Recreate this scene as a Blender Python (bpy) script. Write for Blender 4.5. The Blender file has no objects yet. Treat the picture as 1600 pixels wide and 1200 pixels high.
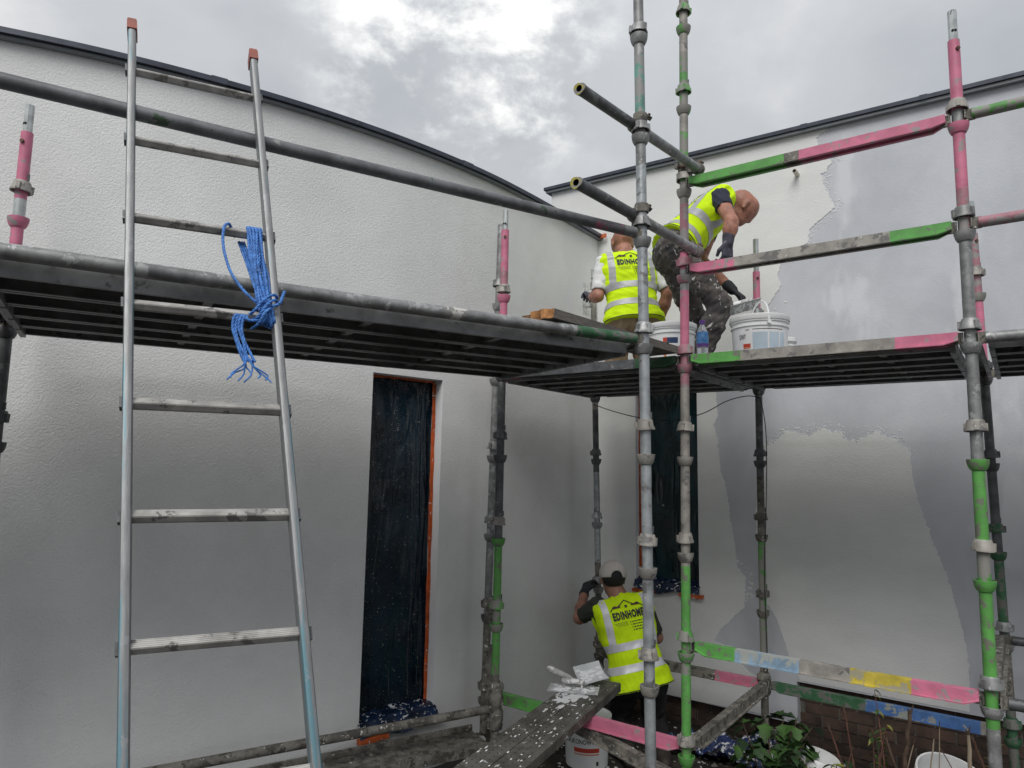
import bpy, bmesh, math, random
import numpy as np
from mathutils import Vector, Matrix
from mathutils.bvhtree import BVHTree

random.seed(7)
SC = bpy.context.scene
COL = SC.collection
R = math.radians

# ------------------------------------------------------------------ camera
EYE = 1.95
PITCH, ROLL, FPX = 0.1165, 0.0178, 1074.7
cam_d = bpy.data.cameras.new('camera'); cam = bpy.data.objects.new('camera', cam_d); COL.objects.link(cam)
cam_d.sensor_width = 36; cam_d.lens = FPX / 1600 * 36; cam_d.clip_start = .05; cam_d.clip_end = 600
_r = Vector((1, 0, 0)); _u = Vector((0, -math.sin(PITCH), math.cos(PITCH))); _f = Vector((0, math.cos(PITCH), math.sin(PITCH)))
_r2 = _r * math.cos(ROLL) + _u * math.sin(ROLL); _u2 = _u * math.cos(ROLL) - _r * math.sin(ROLL)
cm = Matrix((_r2, _u2, -_f)).transposed().to_4x4(); cm.translation = Vector((0, 0, EYE))
cam.matrix_world = cm
SC.camera = cam

# ------------------------------------------------------------------ sky, sun, exposure
SUN_EL, SUN_AZ = 50, 197          # degrees; azimuth clockwise from +Y
w = bpy.data.worlds.new('World'); SC.world = w; w.use_nodes = True
nt = w.node_tree; nt.nodes.clear()
def wn(t, **k):
    n = nt.nodes.new(t)
    for a, b in k.items(): setattr(n, a, b)
    return n
def wl(a, b): nt.links.new(a, b)
def wmath(op, a, b=None, c=None, clamp=False):
    n = wn('ShaderNodeMath', operation=op, use_clamp=clamp)
    for i, x in enumerate((a, b, c)):
        if x is None: continue
        if isinstance(x, (int, float)): n.inputs[i].default_value = x
        else: wl(x, n.inputs[i])
    return n.outputs[0]
tc = wn('ShaderNodeTexCoord')
nrm = wn('ShaderNodeVectorMath', operation='NORMALIZE'); wl(tc.outputs['Generated'], nrm.inputs[0])
sep = wn('ShaderNodeSeparateXYZ'); wl(nrm.outputs[0], sep.inputs[0])
zc = wmath('MAXIMUM', sep.outputs[2], 0.0)
den = wmath('ADD', zc, 0.32)
cv = wn('ShaderNodeCombineXYZ'); wl(wmath('DIVIDE', sep.outputs[0], den), cv.inputs[0]); wl(wmath('DIVIDE', sep.outputs[1], den), cv.inputs[1]); cv.inputs[2].default_value = 3.7
def wnoise(scale, detail, rough, dist=0.0, off=(0, 0, 0)):
    mp = wn('ShaderNodeMapping'); mp.inputs['Location'].default_value = off; wl(cv.outputs[0], mp.inputs[0])
    n = wn('ShaderNodeTexNoise'); n.inputs['Scale'].default_value = scale; n.inputs['Detail'].default_value = detail
    n.inputs['Roughness'].default_value = rough; n.inputs['Distortion'].default_value = dist; wl(mp.outputs[0], n.inputs['Vector'])
    return n.outputs['Fac']
n_big = wnoise(1.1, 4, .5, .3, (0.35, 0.1, 0))
n_med = wnoise(3.2, 8, .6, .1, (1.3, .2, 0))
n_fine = wnoise(6.0, 9, .6, .15, (.4, 2.2, 0))
def wramp(fac, stops):
    r = wn('ShaderNodeValToRGB'); wl(fac, r.inputs[0]); e = r.color_ramp.elements
    while len(e) < len(stops): e.new(.5)
    for i, (p, c) in enumerate(stops): e[i].position = p; e[i].color = (*c, 1)
    r.color_ramp.interpolation = 'EASE'
    return r.outputs[0]
tone = wmath('ADD', wmath('MULTIPLY', n_big, .75), wmath('MULTIPLY', n_med, .25))
cloud = wramp(tone, [(.36, (.35, .37, .40)), (.46, (.42, .44, .465)), (.55, (.49, .505, .525)), (.68, (.68, .68, .685))])
# thin spot in the cover where the light breaks through
def patch(d, inner, outer):
    dn = wn('ShaderNodeVectorMath', operation='DOT_PRODUCT'); wl(nrm.outputs[0], dn.inputs[0]); dn.inputs[1].default_value = Vector(d).normalized()
    m = wn('ShaderNodeMapRange', interpolation_type='SMOOTHSTEP'); wl(dn.outputs['Value'], m.inputs[0])
    m.inputs[1].default_value = math.cos(R(outer)); m.inputs[2].default_value = math.cos(R(inner))
    return m.outputs[0]
brk = patch((-.07, .835, .55), 1, 14)
hole = wn('ShaderNodeMapRange', interpolation_type='SMOOTHSTEP'); wl(n_fine, hole.inputs[0]); hole.inputs[1].default_value = .42; hole.inputs[2].default_value = .70
bright = wmath('MULTIPLY', brk, hole.outputs[0])
mixb = wn('ShaderNodeMix', data_type='RGBA'); wl(bright, mixb.inputs[0]); wl(cloud, mixb.inputs[6]); mixb.inputs[7].default_value = (1.2, 1.19, 1.15, 1)
# overcast luminance law: the zenith is about three times as bright as the horizon
cie = wmath('ADD', wmath('MULTIPLY', zc, .80), .70)
sc_ = wn('ShaderNodeVectorMath', operation='SCALE'); wl(mixb.outputs[2], sc_.inputs[0]); wl(cie, sc_.inputs['Scale'])
bg_c = wn('ShaderNodeBackground'); wl(sc_.outputs[0], bg_c.inputs[0]); bg_c.inputs[1].default_value = .86
sky = wn('ShaderNodeTexSky', sky_type='NISHITA'); sky.sun_disc = False
sky.sun_elevation = R(SUN_EL); sky.sun_rotation = R(SUN_AZ); sky.air_density = 1.2; sky.dust_density = 3
bg_s = wn('ShaderNodeBackground'); wl(sky.outputs[0], bg_s.inputs[0]); bg_s.inputs[1].default_value = .08
ms = wn('ShaderNodeMixShader'); ms.inputs[0].default_value = .93; wl(bg_s.outputs[0], ms.inputs[1]); wl(bg_c.outputs[0], ms.inputs[2])
wo = wn('ShaderNodeOutputWorld'); wl(ms.outputs[0], wo.inputs[0])

sun_d = bpy.data.lights.new('sun', 'SUN'); sun = bpy.data.objects.new('sun', sun_d); COL.objects.link(sun)
sun_d.energy = 1.7; sun_d.angle = R(36); sun_d.color = (1, .97, .93)
_sd = Vector((math.sin(R(SUN_AZ)) * math.cos(R(SUN_EL)), math.cos(R(SUN_AZ)) * math.cos(R(SUN_EL)), math.sin(R(SUN_EL))))
sun.rotation_euler = _sd.to_track_quat('Z', 'Y').to_euler(); sun.location = _sd * 30
vs = SC.view_settings; vs.view_transform = 'Standard'; vs.look = 'None'; vs.gamma = 1; vs.exposure = 0.42; vs.use_curve_mapping = False

# ------------------------------------------------------------------ materials
MATS = {}
def M(name, col, rough=.6, metal=0., var=.12, vscale=6., vcol=None, bump=0., bscale=80., chip=None, splat=None, streak=None, coat=0., bdetail=3, brough=.6, bdist=0., sdist=.6, stretch=None, fine=None, spec=.5, sss=0, crease=0.):
    """col base; var: value variation; chip=(colour, amount, scale, roughness): worn-through patches; splat=(colour, amount, scale)"""
    m = bpy.data.materials.new(name); m.use_nodes = True; t = m.node_tree; N = t.nodes; Lk = t.links
    b = N['Principled BSDF']; b.inputs['Roughness'].default_value = rough; b.inputs['Metallic'].default_value = metal
    b.inputs['Coat Weight'].default_value = coat; b.inputs['Specular IOR Level'].default_value = spec
    if sss: b.inputs['Subsurface Weight'].default_value = sss; b.inputs['Subsurface Radius'].default_value = (.01, .004, .002)
    tcn = N.new('ShaderNodeTexCoord'); oi = N.new('ShaderNodeObjectInfo')
    off = N.new('ShaderNodeVectorMath'); off.operation = 'MULTIPLY_ADD'
    cmb = N.new('ShaderNodeCombineXYZ')
    for i in range(3): Lk.new(oi.outputs['Random'], cmb.inputs[i])
    Lk.new(cmb.outputs[0], off.inputs[0]); off.inputs[1].default_value = (13.1, 7.7, 3.3); Lk.new(tcn.outputs['Object'], off.inputs[2])
    vec = off.outputs[0]
    def noise(scale, detail=4, rough_=.55, dist=0., st=None, rot=False):
        n = N.new('ShaderNodeTexNoise'); n.inputs['Scale'].default_value = scale; n.inputs['Detail'].default_value = detail
        n.inputs['Roughness'].default_value = rough_; n.inputs['Distortion'].default_value = dist
        if st or rot:
            mp = N.new('ShaderNodeMapping'); mp.inputs['Scale'].default_value = st or (1, 1, 1)
            if not st: mp.inputs['Rotation'].default_value = (.62, .47, .83)
            Lk.new(vec, mp.inputs[0]); Lk.new(mp.outputs[0], n.inputs['Vector'])
        else: Lk.new(vec, n.inputs['Vector'])
        return n.outputs['Fac']
    def ramp(f, a, bb):
        r = N.new('ShaderNodeMapRange'); r.interpolation_type = 'SMOOTHSTEP'; Lk.new(f, r.inputs[0]); r.inputs[1].default_value = a; r.inputs[2].default_value = bb
        return r.outputs[0]
    def mix(f, a, bb):
        x = N.new('ShaderNodeMix'); x.data_type = 'RGBA'; Lk.new(f, x.inputs[0])
        for i, c in ((6, a), (7, bb)):
            if isinstance(c, tuple): x.inputs[i].default_value = (*c, 1)
            else: Lk.new(c, x.inputs[i])
        return x.outputs[2]
    lo = tuple(max(0, c * (1 - var)) for c in col); hi = tuple(min(1, c * (1 + var)) for c in col) if vcol is None else vcol
    cur = mix(ramp(noise(vscale, 5, .6, .2, stretch), .3, .7), lo, hi)
    if fine: cur = mix(ramp(noise(fine[1], 3, .6), .45, .7), cur, fine[0])
    if streak: cur = mix(ramp(noise(streak[2], 4, .6, .1, streak[3]), .62 - streak[1], .70 - streak[1]), cur, streak[0])
    rsrc = None
    if chip:
        f = ramp(noise(chip[2], 6, .68, .25), .60 - chip[1], .625 - chip[1])
        cur = mix(f, cur, chip[0])
    if splat:
        f = ramp(noise(splat[2], 5, .62, sdist), .675 - splat[1], .69 - splat[1])
        cur = mix(f, cur, splat[0])
    Lk.new(cur, b.inputs['Base Color'])
    if bump:
        bp = N.new('ShaderNodeBump'); bp.inputs['Strength'].default_value = min(1, bump); bp.inputs['Distance'].default_value = .004 if bump <= 1 else .004 * bump
        Lk.new(noise(bscale, bdetail, brough, bdist, stretch, True), bp.inputs['Height']); Lk.new(bp.outputs[0], b.inputs['Normal'])
    if crease:
        rd_ = N.new('ShaderNodeMath'); rd_.operation = 'SUBTRACT'; Lk.new(noise(3.2, 2, .5, .5, (2.4, 2.4, .3)), rd_.inputs[0]); rd_.inputs[1].default_value = .5
        ab = N.new('ShaderNodeMath'); ab.operation = 'ABSOLUTE'; Lk.new(rd_.outputs[0], ab.inputs[0])
        mn = N.new('ShaderNodeMath'); mn.operation = 'MINIMUM'; Lk.new(ab.outputs[0], mn.inputs[0]); mn.inputs[1].default_value = .07
        b2_ = N.new('ShaderNodeBump'); b2_.inputs['Strength'].default_value = 1; b2_.inputs['Distance'].default_value = crease; Lk.new(mn.outputs[0], b2_.inputs['Height'])
        if bump: Lk.new(bp.outputs[0], b2_.inputs['Normal'])
        Lk.new(b2_.outputs[0], b.inputs['Normal'])
    MATS[name] = m
    return m

GREY = (.24, .245, .245); MUD = (.085, .078, .068)
M('render_white', (.75, .76, .755), .85, var=.05, vscale=2.2, bump=1.15, bscale=92, bdetail=3, brough=.75, bdist=.3, spec=.2)
M('reveal_white', (.78, .79, .81), .8, var=.03, bump=.4, bscale=120, spec=.2)
M('render_smooth', (.73, .74, .73), .85, var=.05, vscale=1.8, bump=.5, bscale=55, bdetail=8, stretch=(1, 1, 2.2), spec=.2)
M('basecoat_grey', (.51, .53, .57), .85, var=.07, vscale=1.6, vcol=(.59, .61, .65), streak=((.64, .66, .695), .03, 1.2, (1.6, 1.6, .6)), bump=.35, bscale=90, bdetail=6, stretch=(1, 1, .7), spec=.2)
M('flashing', (.055, .062, .082), .35, metal=.3, var=.25, vscale=10, splat=((.45, .46, .47), -.03, 30))
M('flashing_soffit_lit', (.17, .185, .20), .5, var=.1)  # same dark flashing, painted paler to stand for light on its underside
M('galv', GREY, .5, metal=.35, var=.3, vscale=18, bump=.12, bscale=60, chip=((.40, .41, .41), .02, 14), splat=((.60, .60, .57), -.05, 38))
M('galv_bright', (.36, .385, .40), .42, metal=.45, var=.25, vscale=16, bump=.1, bscale=60, chip=((.2, .2, .2), .02, 12), splat=((.65, .65, .63), -.02, 30))
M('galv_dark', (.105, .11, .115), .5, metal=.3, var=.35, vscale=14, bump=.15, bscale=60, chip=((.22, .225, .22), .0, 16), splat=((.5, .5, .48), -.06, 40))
M('galv_dirty', (.17, .16, .14), .75, metal=.1, var=.4, vscale=16, bump=.4, bscale=70, chip=((.075, .07, .06), .06, 18), splat=((.72, .72, .70), .03, 42))
M('board_steel', (.19, .195, .20), .5, metal=.3, var=.3, vscale=9, bump=.1, bscale=60, chip=((.10, .10, .10), .0, 12))
M('galv_tan', (.30, .285, .26), .62, metal=.2, var=.25, vscale=14, bump=.15, bscale=60, chip=((.16, .155, .15), .04, 16), splat=((.66, .66, .64), -.02, 34))
M('steel_zinc', (.46, .49, .49), .38, metal=.5, var=.2, vscale=22, chip=((.16, .17, .17), .0, 14))
M('paint_pink', (.55, .165, .26), .55, var=.14, vscale=14, chip=((.30, .27, .27), .035, 16), splat=((.7, .68, .68), -.07, 40))
M('paint_pink_faded', (.34, .155, .19), .6, var=.2, vscale=16, chip=((.27, .255, .25), .10, 14))
M('paint_green', (.105, .335, .075), .5, var=.16, vscale=12, chip=((.16, .17, .13), .05, 20), splat=((.55, .58, .52), -.08, 40))
M('paint_green_worn', (.10, .30, .075), .6, var=.25, vscale=14, chip=((.24, .235, .215), .13, 12))
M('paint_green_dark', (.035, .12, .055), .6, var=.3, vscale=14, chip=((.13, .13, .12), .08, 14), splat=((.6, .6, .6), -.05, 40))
M('paint_teal', (.13, .30, .25), .6, var=.25, vscale=14, chip=((.29, .29, .285), .12, 10))
M('paint_blue', (.06, .15, .36), .6, var=.25, vscale=12, chip=((.27, .28, .26), .08, 10))
M('paint_blue_pale', (.22, .32, .42), .6, var=.25, vscale=12, chip=((.34, .36, .34), .12, 9))
M('paint_yellow', (.46, .37, .05), .6, var=.25, vscale=14, chip=((.33, .31, .22), .085, 18))
M('paint_plaster', (.20, .20, .195), .7, var=.2, chip=((.50, .49, .46), .1, 16))
M('rail_dark', (.15, .155, .165), .5, metal=.3, var=.3, vscale=12, bump=.15, bscale=60, chip=((.07, .11, .07), -.02, 12), splat=((.3, .3, .29), -.01, 9))
M('rail_pink', (.13, .13, .14), .55, metal=.2, var=.3, chip=((.36, .10, .16), .05, 30))
M('bolt_rust', (.11, .07, .05), .6, metal=.5, var=.4, vscale=40)
M('tube_yellow_end', (.42, .37, .06), .6, var=.3, vscale=30, chip=((.25, .25, .24), .1, 30))
M('hollow', (.01, .01, .012), .9)
M('aluminium', (.22, .225, .23), .48, metal=.5, var=.16, vscale=12, stretch=(8, 8, 1), bump=.1, bscale=50, chip=((.25, .26, .27), .0, 16), splat=((.09, .09, .09), -.07, 30), streak=((.12, .225, .265), .08, 6, (9, 4, .35)))
M('aluminium_rung', (.44, .43, .41), .5, metal=.3, var=.25, vscale=16, chip=((.20, .195, .185), .04, 18), splat=((.6, .6, .58), -.05, 40))
M('red_plastic', (.30, .085, .06), .55, var=.2, vscale=30)
M('rope_blue', (.035, .16, .52), .6, var=.3, vscale=60, vcol=(.08, .26, .68))
M('film', (.004, .011, .022), .14, var=.5, vscale=3, vcol=(.007, .026, .042), bump=.4, bscale=14, bdetail=5, splat=((.34, .33, .29), .025, 60), sdist=2.0, spec=.5, crease=.035)
M('film_sill', (.006, .012, .03), .25, var=.5, vscale=9, vcol=(.012, .03, .08), bump=.6, bscale=25, splat=((.74, .75, .76), .07, 22), sdist=1.6, spec=.4)
M('film_teal', (.003, .013, .018), .2, var=.5, vscale=4, vcol=(.006, .034, .042), bump=.4, bscale=9, bdetail=5, splat=((.5, .5, .48), -.04, 50), spec=.5, crease=.12)
M('tape_orange', (.48, .10, .025), .6, var=.25, vscale=20, splat=((.72, .66, .62), .03, 26))
M('brick', (.070, .052, .043), .9, var=.5, vscale=5, vcol=(.115, .072, .055), bump=.6, bscale=60, splat=((.4, .4, .4), -.07, 30))
M('mortar', (.15, .14, .125), .95, var=.3, bump=.5, bscale=80)
M('soil', (.016, .013, .010), .95, var=.6, vscale=9, vcol=(.05, .042, .032), bump=2, bscale=25, bdetail=8, splat=((.62, .62, .62), .03, 21))
M('timber_grey', (.15, .135, .125), .8, var=.3, vscale=7, stretch=(3, 3, 30), bump=.4, bscale=30)
M('timber_end', (.42, .20, .075), .8, var=.4, vscale=25, bump=.8, bscale=70)
M('timber_end_dark', (.16, .085, .04), .85, var=.4, vscale=25, bump=.8, bscale=70)
M('plank_steel', (.12, .114, .10), .55, metal=.25, var=.4, vscale=10, bump=.3, bscale=50, splat=((.66, .67, .67), .03, 24), sdist=1.2)
M('trowel_steel', (.62, .63, .65), .35, metal=.3, var=.15, vscale=14, splat=((.82, .83, .83), .16, 16))
M('trowel_handle', (.42, .42, .42), .6, var=.2, vscale=20, splat=((.8, .8, .8), .12, 22))
M('plaster_wet', (.80, .81, .82), .5, var=.05, bump=.8, bscale=50)
M('acrylic', (.60, .63, .64), .15, var=.1, spec=.6)
M('tub_white', (.80, .81, .81), .35, var=.05, vscale=9, splat=((.66, .67, .68), .02, 16))
M('tub_white_dirty', (.72, .73, .73), .45, var=.1, vscale=9, splat=((.3, .3, .3), -.03, 26))
M('label_navy', (.02, .045, .13), .5, var=.1); M('label_red', (.55, .06, .03), .5, var=.1); M('label_orange', (.62, .24, .12), .5, var=.1)
M('label_blue_pale', (.50, .60, .68), .5, var=.1); M('label_ink', (.03, .03, .035), .6, var=.1); M('label_grey', (.38, .40, .43), .6, var=.1)
M('label_white', (.8, .8, .8), .5, var=.04)
M('bottle_plastic', (.80, .84, .88), .12, var=.05, spec=.6).node_tree.nodes['Principled BSDF'].inputs['Transmission Weight'].default_value = .75; M('bottle_label', (.03, .16, .45), .4, var=.3, vscale=30, vcol=(.12, .32, .62)); M('bottle_purple', (.10, .035, .22), .45, var=.15)
M('skin', (.33, .15, .105), .5, var=.25, vscale=22, vcol=(.43, .205, .145), bump=.35, bscale=90, sss=.08, spec=.4)
M('skin_plaster', (.36, .165, .115), .5, var=.25, vscale=22, bump=.35, bscale=90, splat=((.70, .66, .63), -.01, 18), spec=.4, sss=.08)
M('skin_tan', (.27, .135, .095), .5, var=.15, vscale=14, sss=.06, spec=.4)
M('eye_white', (.7, .68, .66), .2, var=.02)
M('vest_yellow', (.60, .86, .008), .75, var=.06, vscale=6, spec=.2, splat=((.34, .42, .06), -.005, 26), bump=1.6, bscale=11, bdetail=4, bdist=.8)
M('vest_trim', (.03, .03, .03), .7, var=.1)
M('reflective', (.40, .41, .42), .45, var=.07, vscale=20, metal=.1)
M('reflective_bright', (.62, .64, .68), .4, var=.06, vscale=20, metal=.1)
M('print_black', (.012, .012, .015), .6, var=.05); M('print_maroon', (.09, .02, .02), .6, var=.1)
M('shirt_white', (.68, .69, .69), .85, var=.06, bump=1.6, bscale=16, bdist=.8); M('shirt_navy', (.018, .022, .04), .85, var=.15, bump=1.6, bscale=16, bdist=.8); M('shirt_olive', (.028, .032, .025), .85, var=.2, bump=1.6, bscale=16, bdist=.8)
M('trousers_beige', (.30, .225, .145), .85, var=.12, vscale=10)
M('trousers_grey', (.055, .052, .055), .85, var=.4, vscale=9, vcol=(.12, .105, .095), splat=((.58, .57, .55), .05, 26), sdist=1.5)
M('trousers_black', (.010, .010, .012), .85, var=.4, vscale=8, splat=((.42, .42, .42), -.055, 22))
M('glove', (.06, .058, .082), .8, var=.3, vscale=30, splat=((.55, .53, .53), .03, 30)); M('glove_dark', (.014, .015, .02), .7, var=.3)
M('boot', (.03, .024, .02), .7, var=.3); M('cap_white', (.52, .49, .46), .85, var=.1); M('cap_black', (.012, .012, .012), .8)
M('sheet_blue', (.02, .05, .22), .35, var=.4, vscale=9, vcol=(.03, .045, .10), splat=((.70, .72, .75), .12, 24))
M('leaf', (.035, .085, .02), .68, var=.4, vscale=5, vcol=(.05, .125, .022)); M('leaf_dark', (.02, .052, .016), .68, var=.4, vscale=6)
M('leaf_yellow', (.20, .21, .03), .55, var=.3); M('stem_brown', (.085, .055, .038), .85, var=.4, vscale=25); M('stem_red', (.12, .055, .04), .8, var=.3, vscale=25); M('stem_cut', (.32, .26, .19), .8, var=.2)
M('cable_black', (.012, .012, .012), .5, var=.1); M('pipe_cream', (.60, .57, .47), .5, var=.1)

# ------------------------------------------------------------------ mesh helpers
def V(*a): return Vector(a if len(a) > 1 else a[0])
def frame(d, up=(0, 0, 1)):
    d = Vector(d).normalized(); up = Vector(up)
    if abs(d.dot(up.normalized())) > .999: up = Vector((1, 0, 0))
    a = d.cross(up).normalized(); b = a.cross(d).normalized()
    return a, b, d
class MB:
    def __init__(s): s.v = []; s.f = []; s.m = []
    def add(s, v, f, m=0):
        o = len(s.v); s.v += [tuple(x) for x in v]; s.f += [tuple(i + o for i in q) for q in f]; s.m += [m] * len(f)
    def box(s, c, size, m=0, X=None, Y=None, Z=None, bev=0):
        c = Vector(c); X = Vector(X or (1, 0, 0)); Y = Vector(Y or (0, 1, 0)); Z = Vector(Z or X.cross(Y)); hx, hy, hz = (k / 2 for k in size)
        v = [c + X * hx * i + Y * hy * j + Z * hz * k for k in (-1, 1) for j in (-1, 1) for i in (-1, 1)]
        s.add(v, [(0, 2, 3, 1), (4, 5, 7, 6), (0, 1, 5, 4), (2, 6, 7, 3), (0, 4, 6, 2), (1, 3, 7, 5)], m)
    def beam(s, p0, p1, wd, h, m=0, up=(0, 0, 1)):
        p0, p1 = Vector(p0), Vector(p1); a, b, d = frame(p1 - p0, up)
        s.box((p0 + p1) / 2, (wd, h, (p1 - p0).length), m, a, b, d)
    def tube(s, p0, p1, r, m=0, n=14, r1=None, cap=True):
        p0, p1 = Vector(p0), Vector(p1); a, b, d = frame(p1 - p0); r1 = r if r1 is None else r1
        v = []
        for p, q in ((p0, r), (p1, r1)): v += [p + (a * math.cos(t) + b * math.sin(t)) * q for t in (2 * math.pi * i / n for i in range(n))]
        f = [(i, (i + 1) % n, n + (i + 1) % n, n + i) for i in range(n)]
        if cap: f += [tuple(range(n))[::-1], tuple(range(n, 2 * n))]
        s.add(v, f, m)
    def lathe(s, c, prof, m=0, n=24, axis=(0, 0, 1), close=False, mats=None):
        c = Vector(c); a, b, d = frame(axis, (0, 1, 0)); v = []; f = []
        for (r, h) in prof: v += [c + d * h + (a * math.cos(t) + b * math.sin(t)) * max(r, 1e-4) for t in (2 * math.pi * i / n for i in range(n))]
        K = len(prof)
        for k in range(K if close else K - 1):
            k2 = (k + 1) % K
            f.append([(k * n + i, k * n + (i + 1) % n, k2 * n + (i + 1) % n, k2 * n + i) for i in range(n)])
        if mats is None: s.add(v, [q for g in f for q in g], m)
        else:
            o = len(s.v); s.v += [tuple(x) for x in v]
            for g, mm in zip(f, mats): s.f += [tuple(i + o for i in q) for q in g]; s.m += [mm] * len(g)
    def sweep(s, pts, r, m=0, n=8, cap=True):
        pts = [Vector(p) for p in pts]; K = len(pts); rs = r if isinstance(r, (list, tuple)) else [r] * K
        a = None; v = []
        for i, p in enumerate(pts):
            d = (pts[min(i + 1, K - 1)] - pts[max(i - 1, 0)]).normalized()
            if a is None: a = frame(d)[0]
            a = (a - d * a.dot(d)); a = a.normalized() if a.length > 1e-6 else frame(d)[0]
            b = d.cross(a); v += [p + (a * math.cos(t) + b * math.sin(t)) * rs[i] for t in (2 * math.pi * k / n for k in range(n))]
        f = [(k * n + i, k * n + (i + 1) % n, (k + 1) * n + (i + 1) % n, (k + 1) * n + i) for k in range(K - 1) for i in range(n)]
        if cap: f += [tuple(range(n))[::-1], tuple(range((K - 1) * n, K * n))]
        s.add(v, f, m)
    def extr(s, prof, p0, p1, m=0, up=(0, 0, 1), cap=True):
        p0, p1 = Vector(p0), Vector(p1); a, b, d = frame(p1 - p0, up); n = len(prof)
        v = [p + a * x + b * y for p in (p0, p1) for (x, y) in prof]
        f = [(i, (i + 1) % n, n + (i + 1) % n, n + i) for i in range(n)]
        if cap: f += [tuple(range(n))[::-1], tuple(range(n, 2 * n))]
        s.add(v, f, m)
    def mesh(s, name, mats, O=(0, 0, 0), ang=35):
        me = bpy.data.meshes.new(name); O = Vector(O)
        me.from_pydata([Vector(x) - O for x in s.v], [], s.f)
        for x in mats: me.materials.append(MATS[x])
        if len(mats) > 1: me.polygons.foreach_set('material_index', s.m)
        bm = bmesh.new(); bm.from_mesh(me); bmesh.ops.recalc_face_normals(bm, faces=bm.faces); bm.to_mesh(me); bm.free()
        me.polygons.foreach_set('use_smooth', [True] * len(me.polygons))
        me.set_sharp_from_angle(angle=R(ang)); me.update()
        return me
    def build(s, name, mats, parent=None, O=None, ang=35):
        if isinstance(mats, str): mats = [mats]
        if O is None: O = root_loc(parent)
        o = bpy.data.objects.new(name, s.mesh(name, mats, O, ang)); COL.objects.link(o)
        if parent: o.parent = parent
        else: o.location = O
        return o
def root_loc(o):
    if o is None: return Vector((0, 0, 0))
    while o.parent: o = o.parent
    return Vector(o.location)
def thing(name, label, cat, loc=(0, 0, 0), group=None):
    o = bpy.data.objects.new(name, None); COL.objects.link(o); o.location = loc; o.empty_display_size = .1
    return tag(o, label, cat, group)
def tag(o, label=None, cat=None, group=None, kind=None):
    if label: o['label'] = label
    if cat: o['category'] = cat
    if group: o['group'] = group
    if kind: o['kind'] = kind
    return o
def inst(name, me, parent, loc, rz=0., eul=None):
    o = bpy.data.objects.new(name, me); COL.objects.link(o); o.parent = parent
    o.location = Vector(loc) - (root_loc(parent) if parent else Vector((0, 0, 0)))
    o.rotation_euler = eul or (0, 0, rz)
    return o
def grid(mb, fn, nu, nv, m=0):
    v = [fn(i / nu, j / nv) for j in range(nv + 1) for i in range(nu + 1)]
    mb.add(v, [(j * (nu + 1) + i, j * (nu + 1) + i + 1, (j + 1) * (nu + 1) + i + 1, (j + 1) * (nu + 1) + i) for j in range(nv) for i in range(nu)], m)
def text_mesh(body, offset=.0, dense=0, sp=1.):
    c = bpy.data.curves.new('t', 'FONT'); c.body = body; c.size = 1; c.offset = offset; c.resolution_u = 2; c.space_character = sp
    o = bpy.data.objects.new('t', c); COL.objects.link(o)
    me = bpy.data.meshes.new_from_object(o.evaluated_get(bpy.context.evaluated_depsgraph_get()))
    bm = bmesh.new(); bm.from_mesh(me)
    if dense:
        for _ in range(5):
            bmesh.ops.triangulate(bm, faces=bm.faces); es = [e for e in bm.edges if e.calc_length() > dense]
            if not es: break
            bmesh.ops.subdivide_edges(bm, edges=es, cuts=1)
        bmesh.ops.triangulate(bm, faces=bm.faces)
    bm.verts.index_update(); vs_ = [tuple(x.co) for x in bm.verts]; fs = [tuple(v.index for v in f.verts) for f in bm.faces]; bm.free()
    bpy.data.objects.remove(o); bpy.data.curves.remove(c); bpy.data.meshes.remove(me)
    x0 = min(v[0] for v in vs_); x1 = max(v[0] for v in vs_); y0 = min(v[1] for v in vs_); y1 = max(v[1] for v in vs_)
    return [((v[0] - x0) / (x1 - x0), (v[1] - y0) / (y1 - y0)) for v in vs_], fs

# ------------------------------------------------------------------ site geometry (metres; camera above the origin)
DL = V(.8623, .5064, 0); NL = V(-.5064, .8623, 0)        # along / across the left scaffold
DR = V(.8042, -.5944, 0); NR = V(.5944, .8042, 0)        # along / across the right scaffold
UP = V(0, 0, 1)
PA, PB, PC = V(.601, 3.107, 0), V(.939, 3.707, 0), V(1.985, 2.935, 0)
PD, PE1, PE2 = V(-2.219, 2.972, 0), V(-.063, 4.238, 0), V(-.106, 4.48, 0)
PG, PH, PF, PL = V(.674, 5.535, 0), V(1.719, 4.762, 0), V(2.764, 3.989, 0), V(-1.555, 1.841, 0)
PC2, PF2 = PC + DR * 1.8, PF + DR * 1.8
ZD = 2.493                                               # deck node
PW = V(1.9568, 5.0837, 0)                                # a point on the right wall
def rw(s, z, off=0.): return PW + DR * s - NR * off + UP * z   # right-wall coordinates, off = towards the viewer

# ground
g = MB()
def gz(x, y):
    d = math.hypot(x - .8, y - 4.9)
    return .03 * math.sin(x * 3.1 + 1) * math.sin(y * 2.7) + .018 * math.sin(x * 9 + y * 7) + .012 * math.sin(x * 17 - y * 13)
xs = [-80, -30, -12, -6] + [-4 + .12 * i for i in range(76)] + [7, 12, 30, 80]
ys = [-80, -30, -8, -2, 0, 1.2] + [2 + .12 * i for i in range(50)] + [10, 20, 40, 80]
gv = [(x, y, gz(x, y) if -4 <= x <= 5.2 and 2 <= y <= 8 else 0) for y in ys for x in xs]; nx = len(xs)
g.add(gv, [(j * nx + i, j * nx + i + 1, (j + 1) * nx + i + 1, (j + 1) * nx + i) for j in range(len(ys) - 1) for i in range(nx - 1)])
tag(g.build('ground', 'soil'), 'dark bare soil spattered with plaster around the scaffold', kind='structure')

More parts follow.
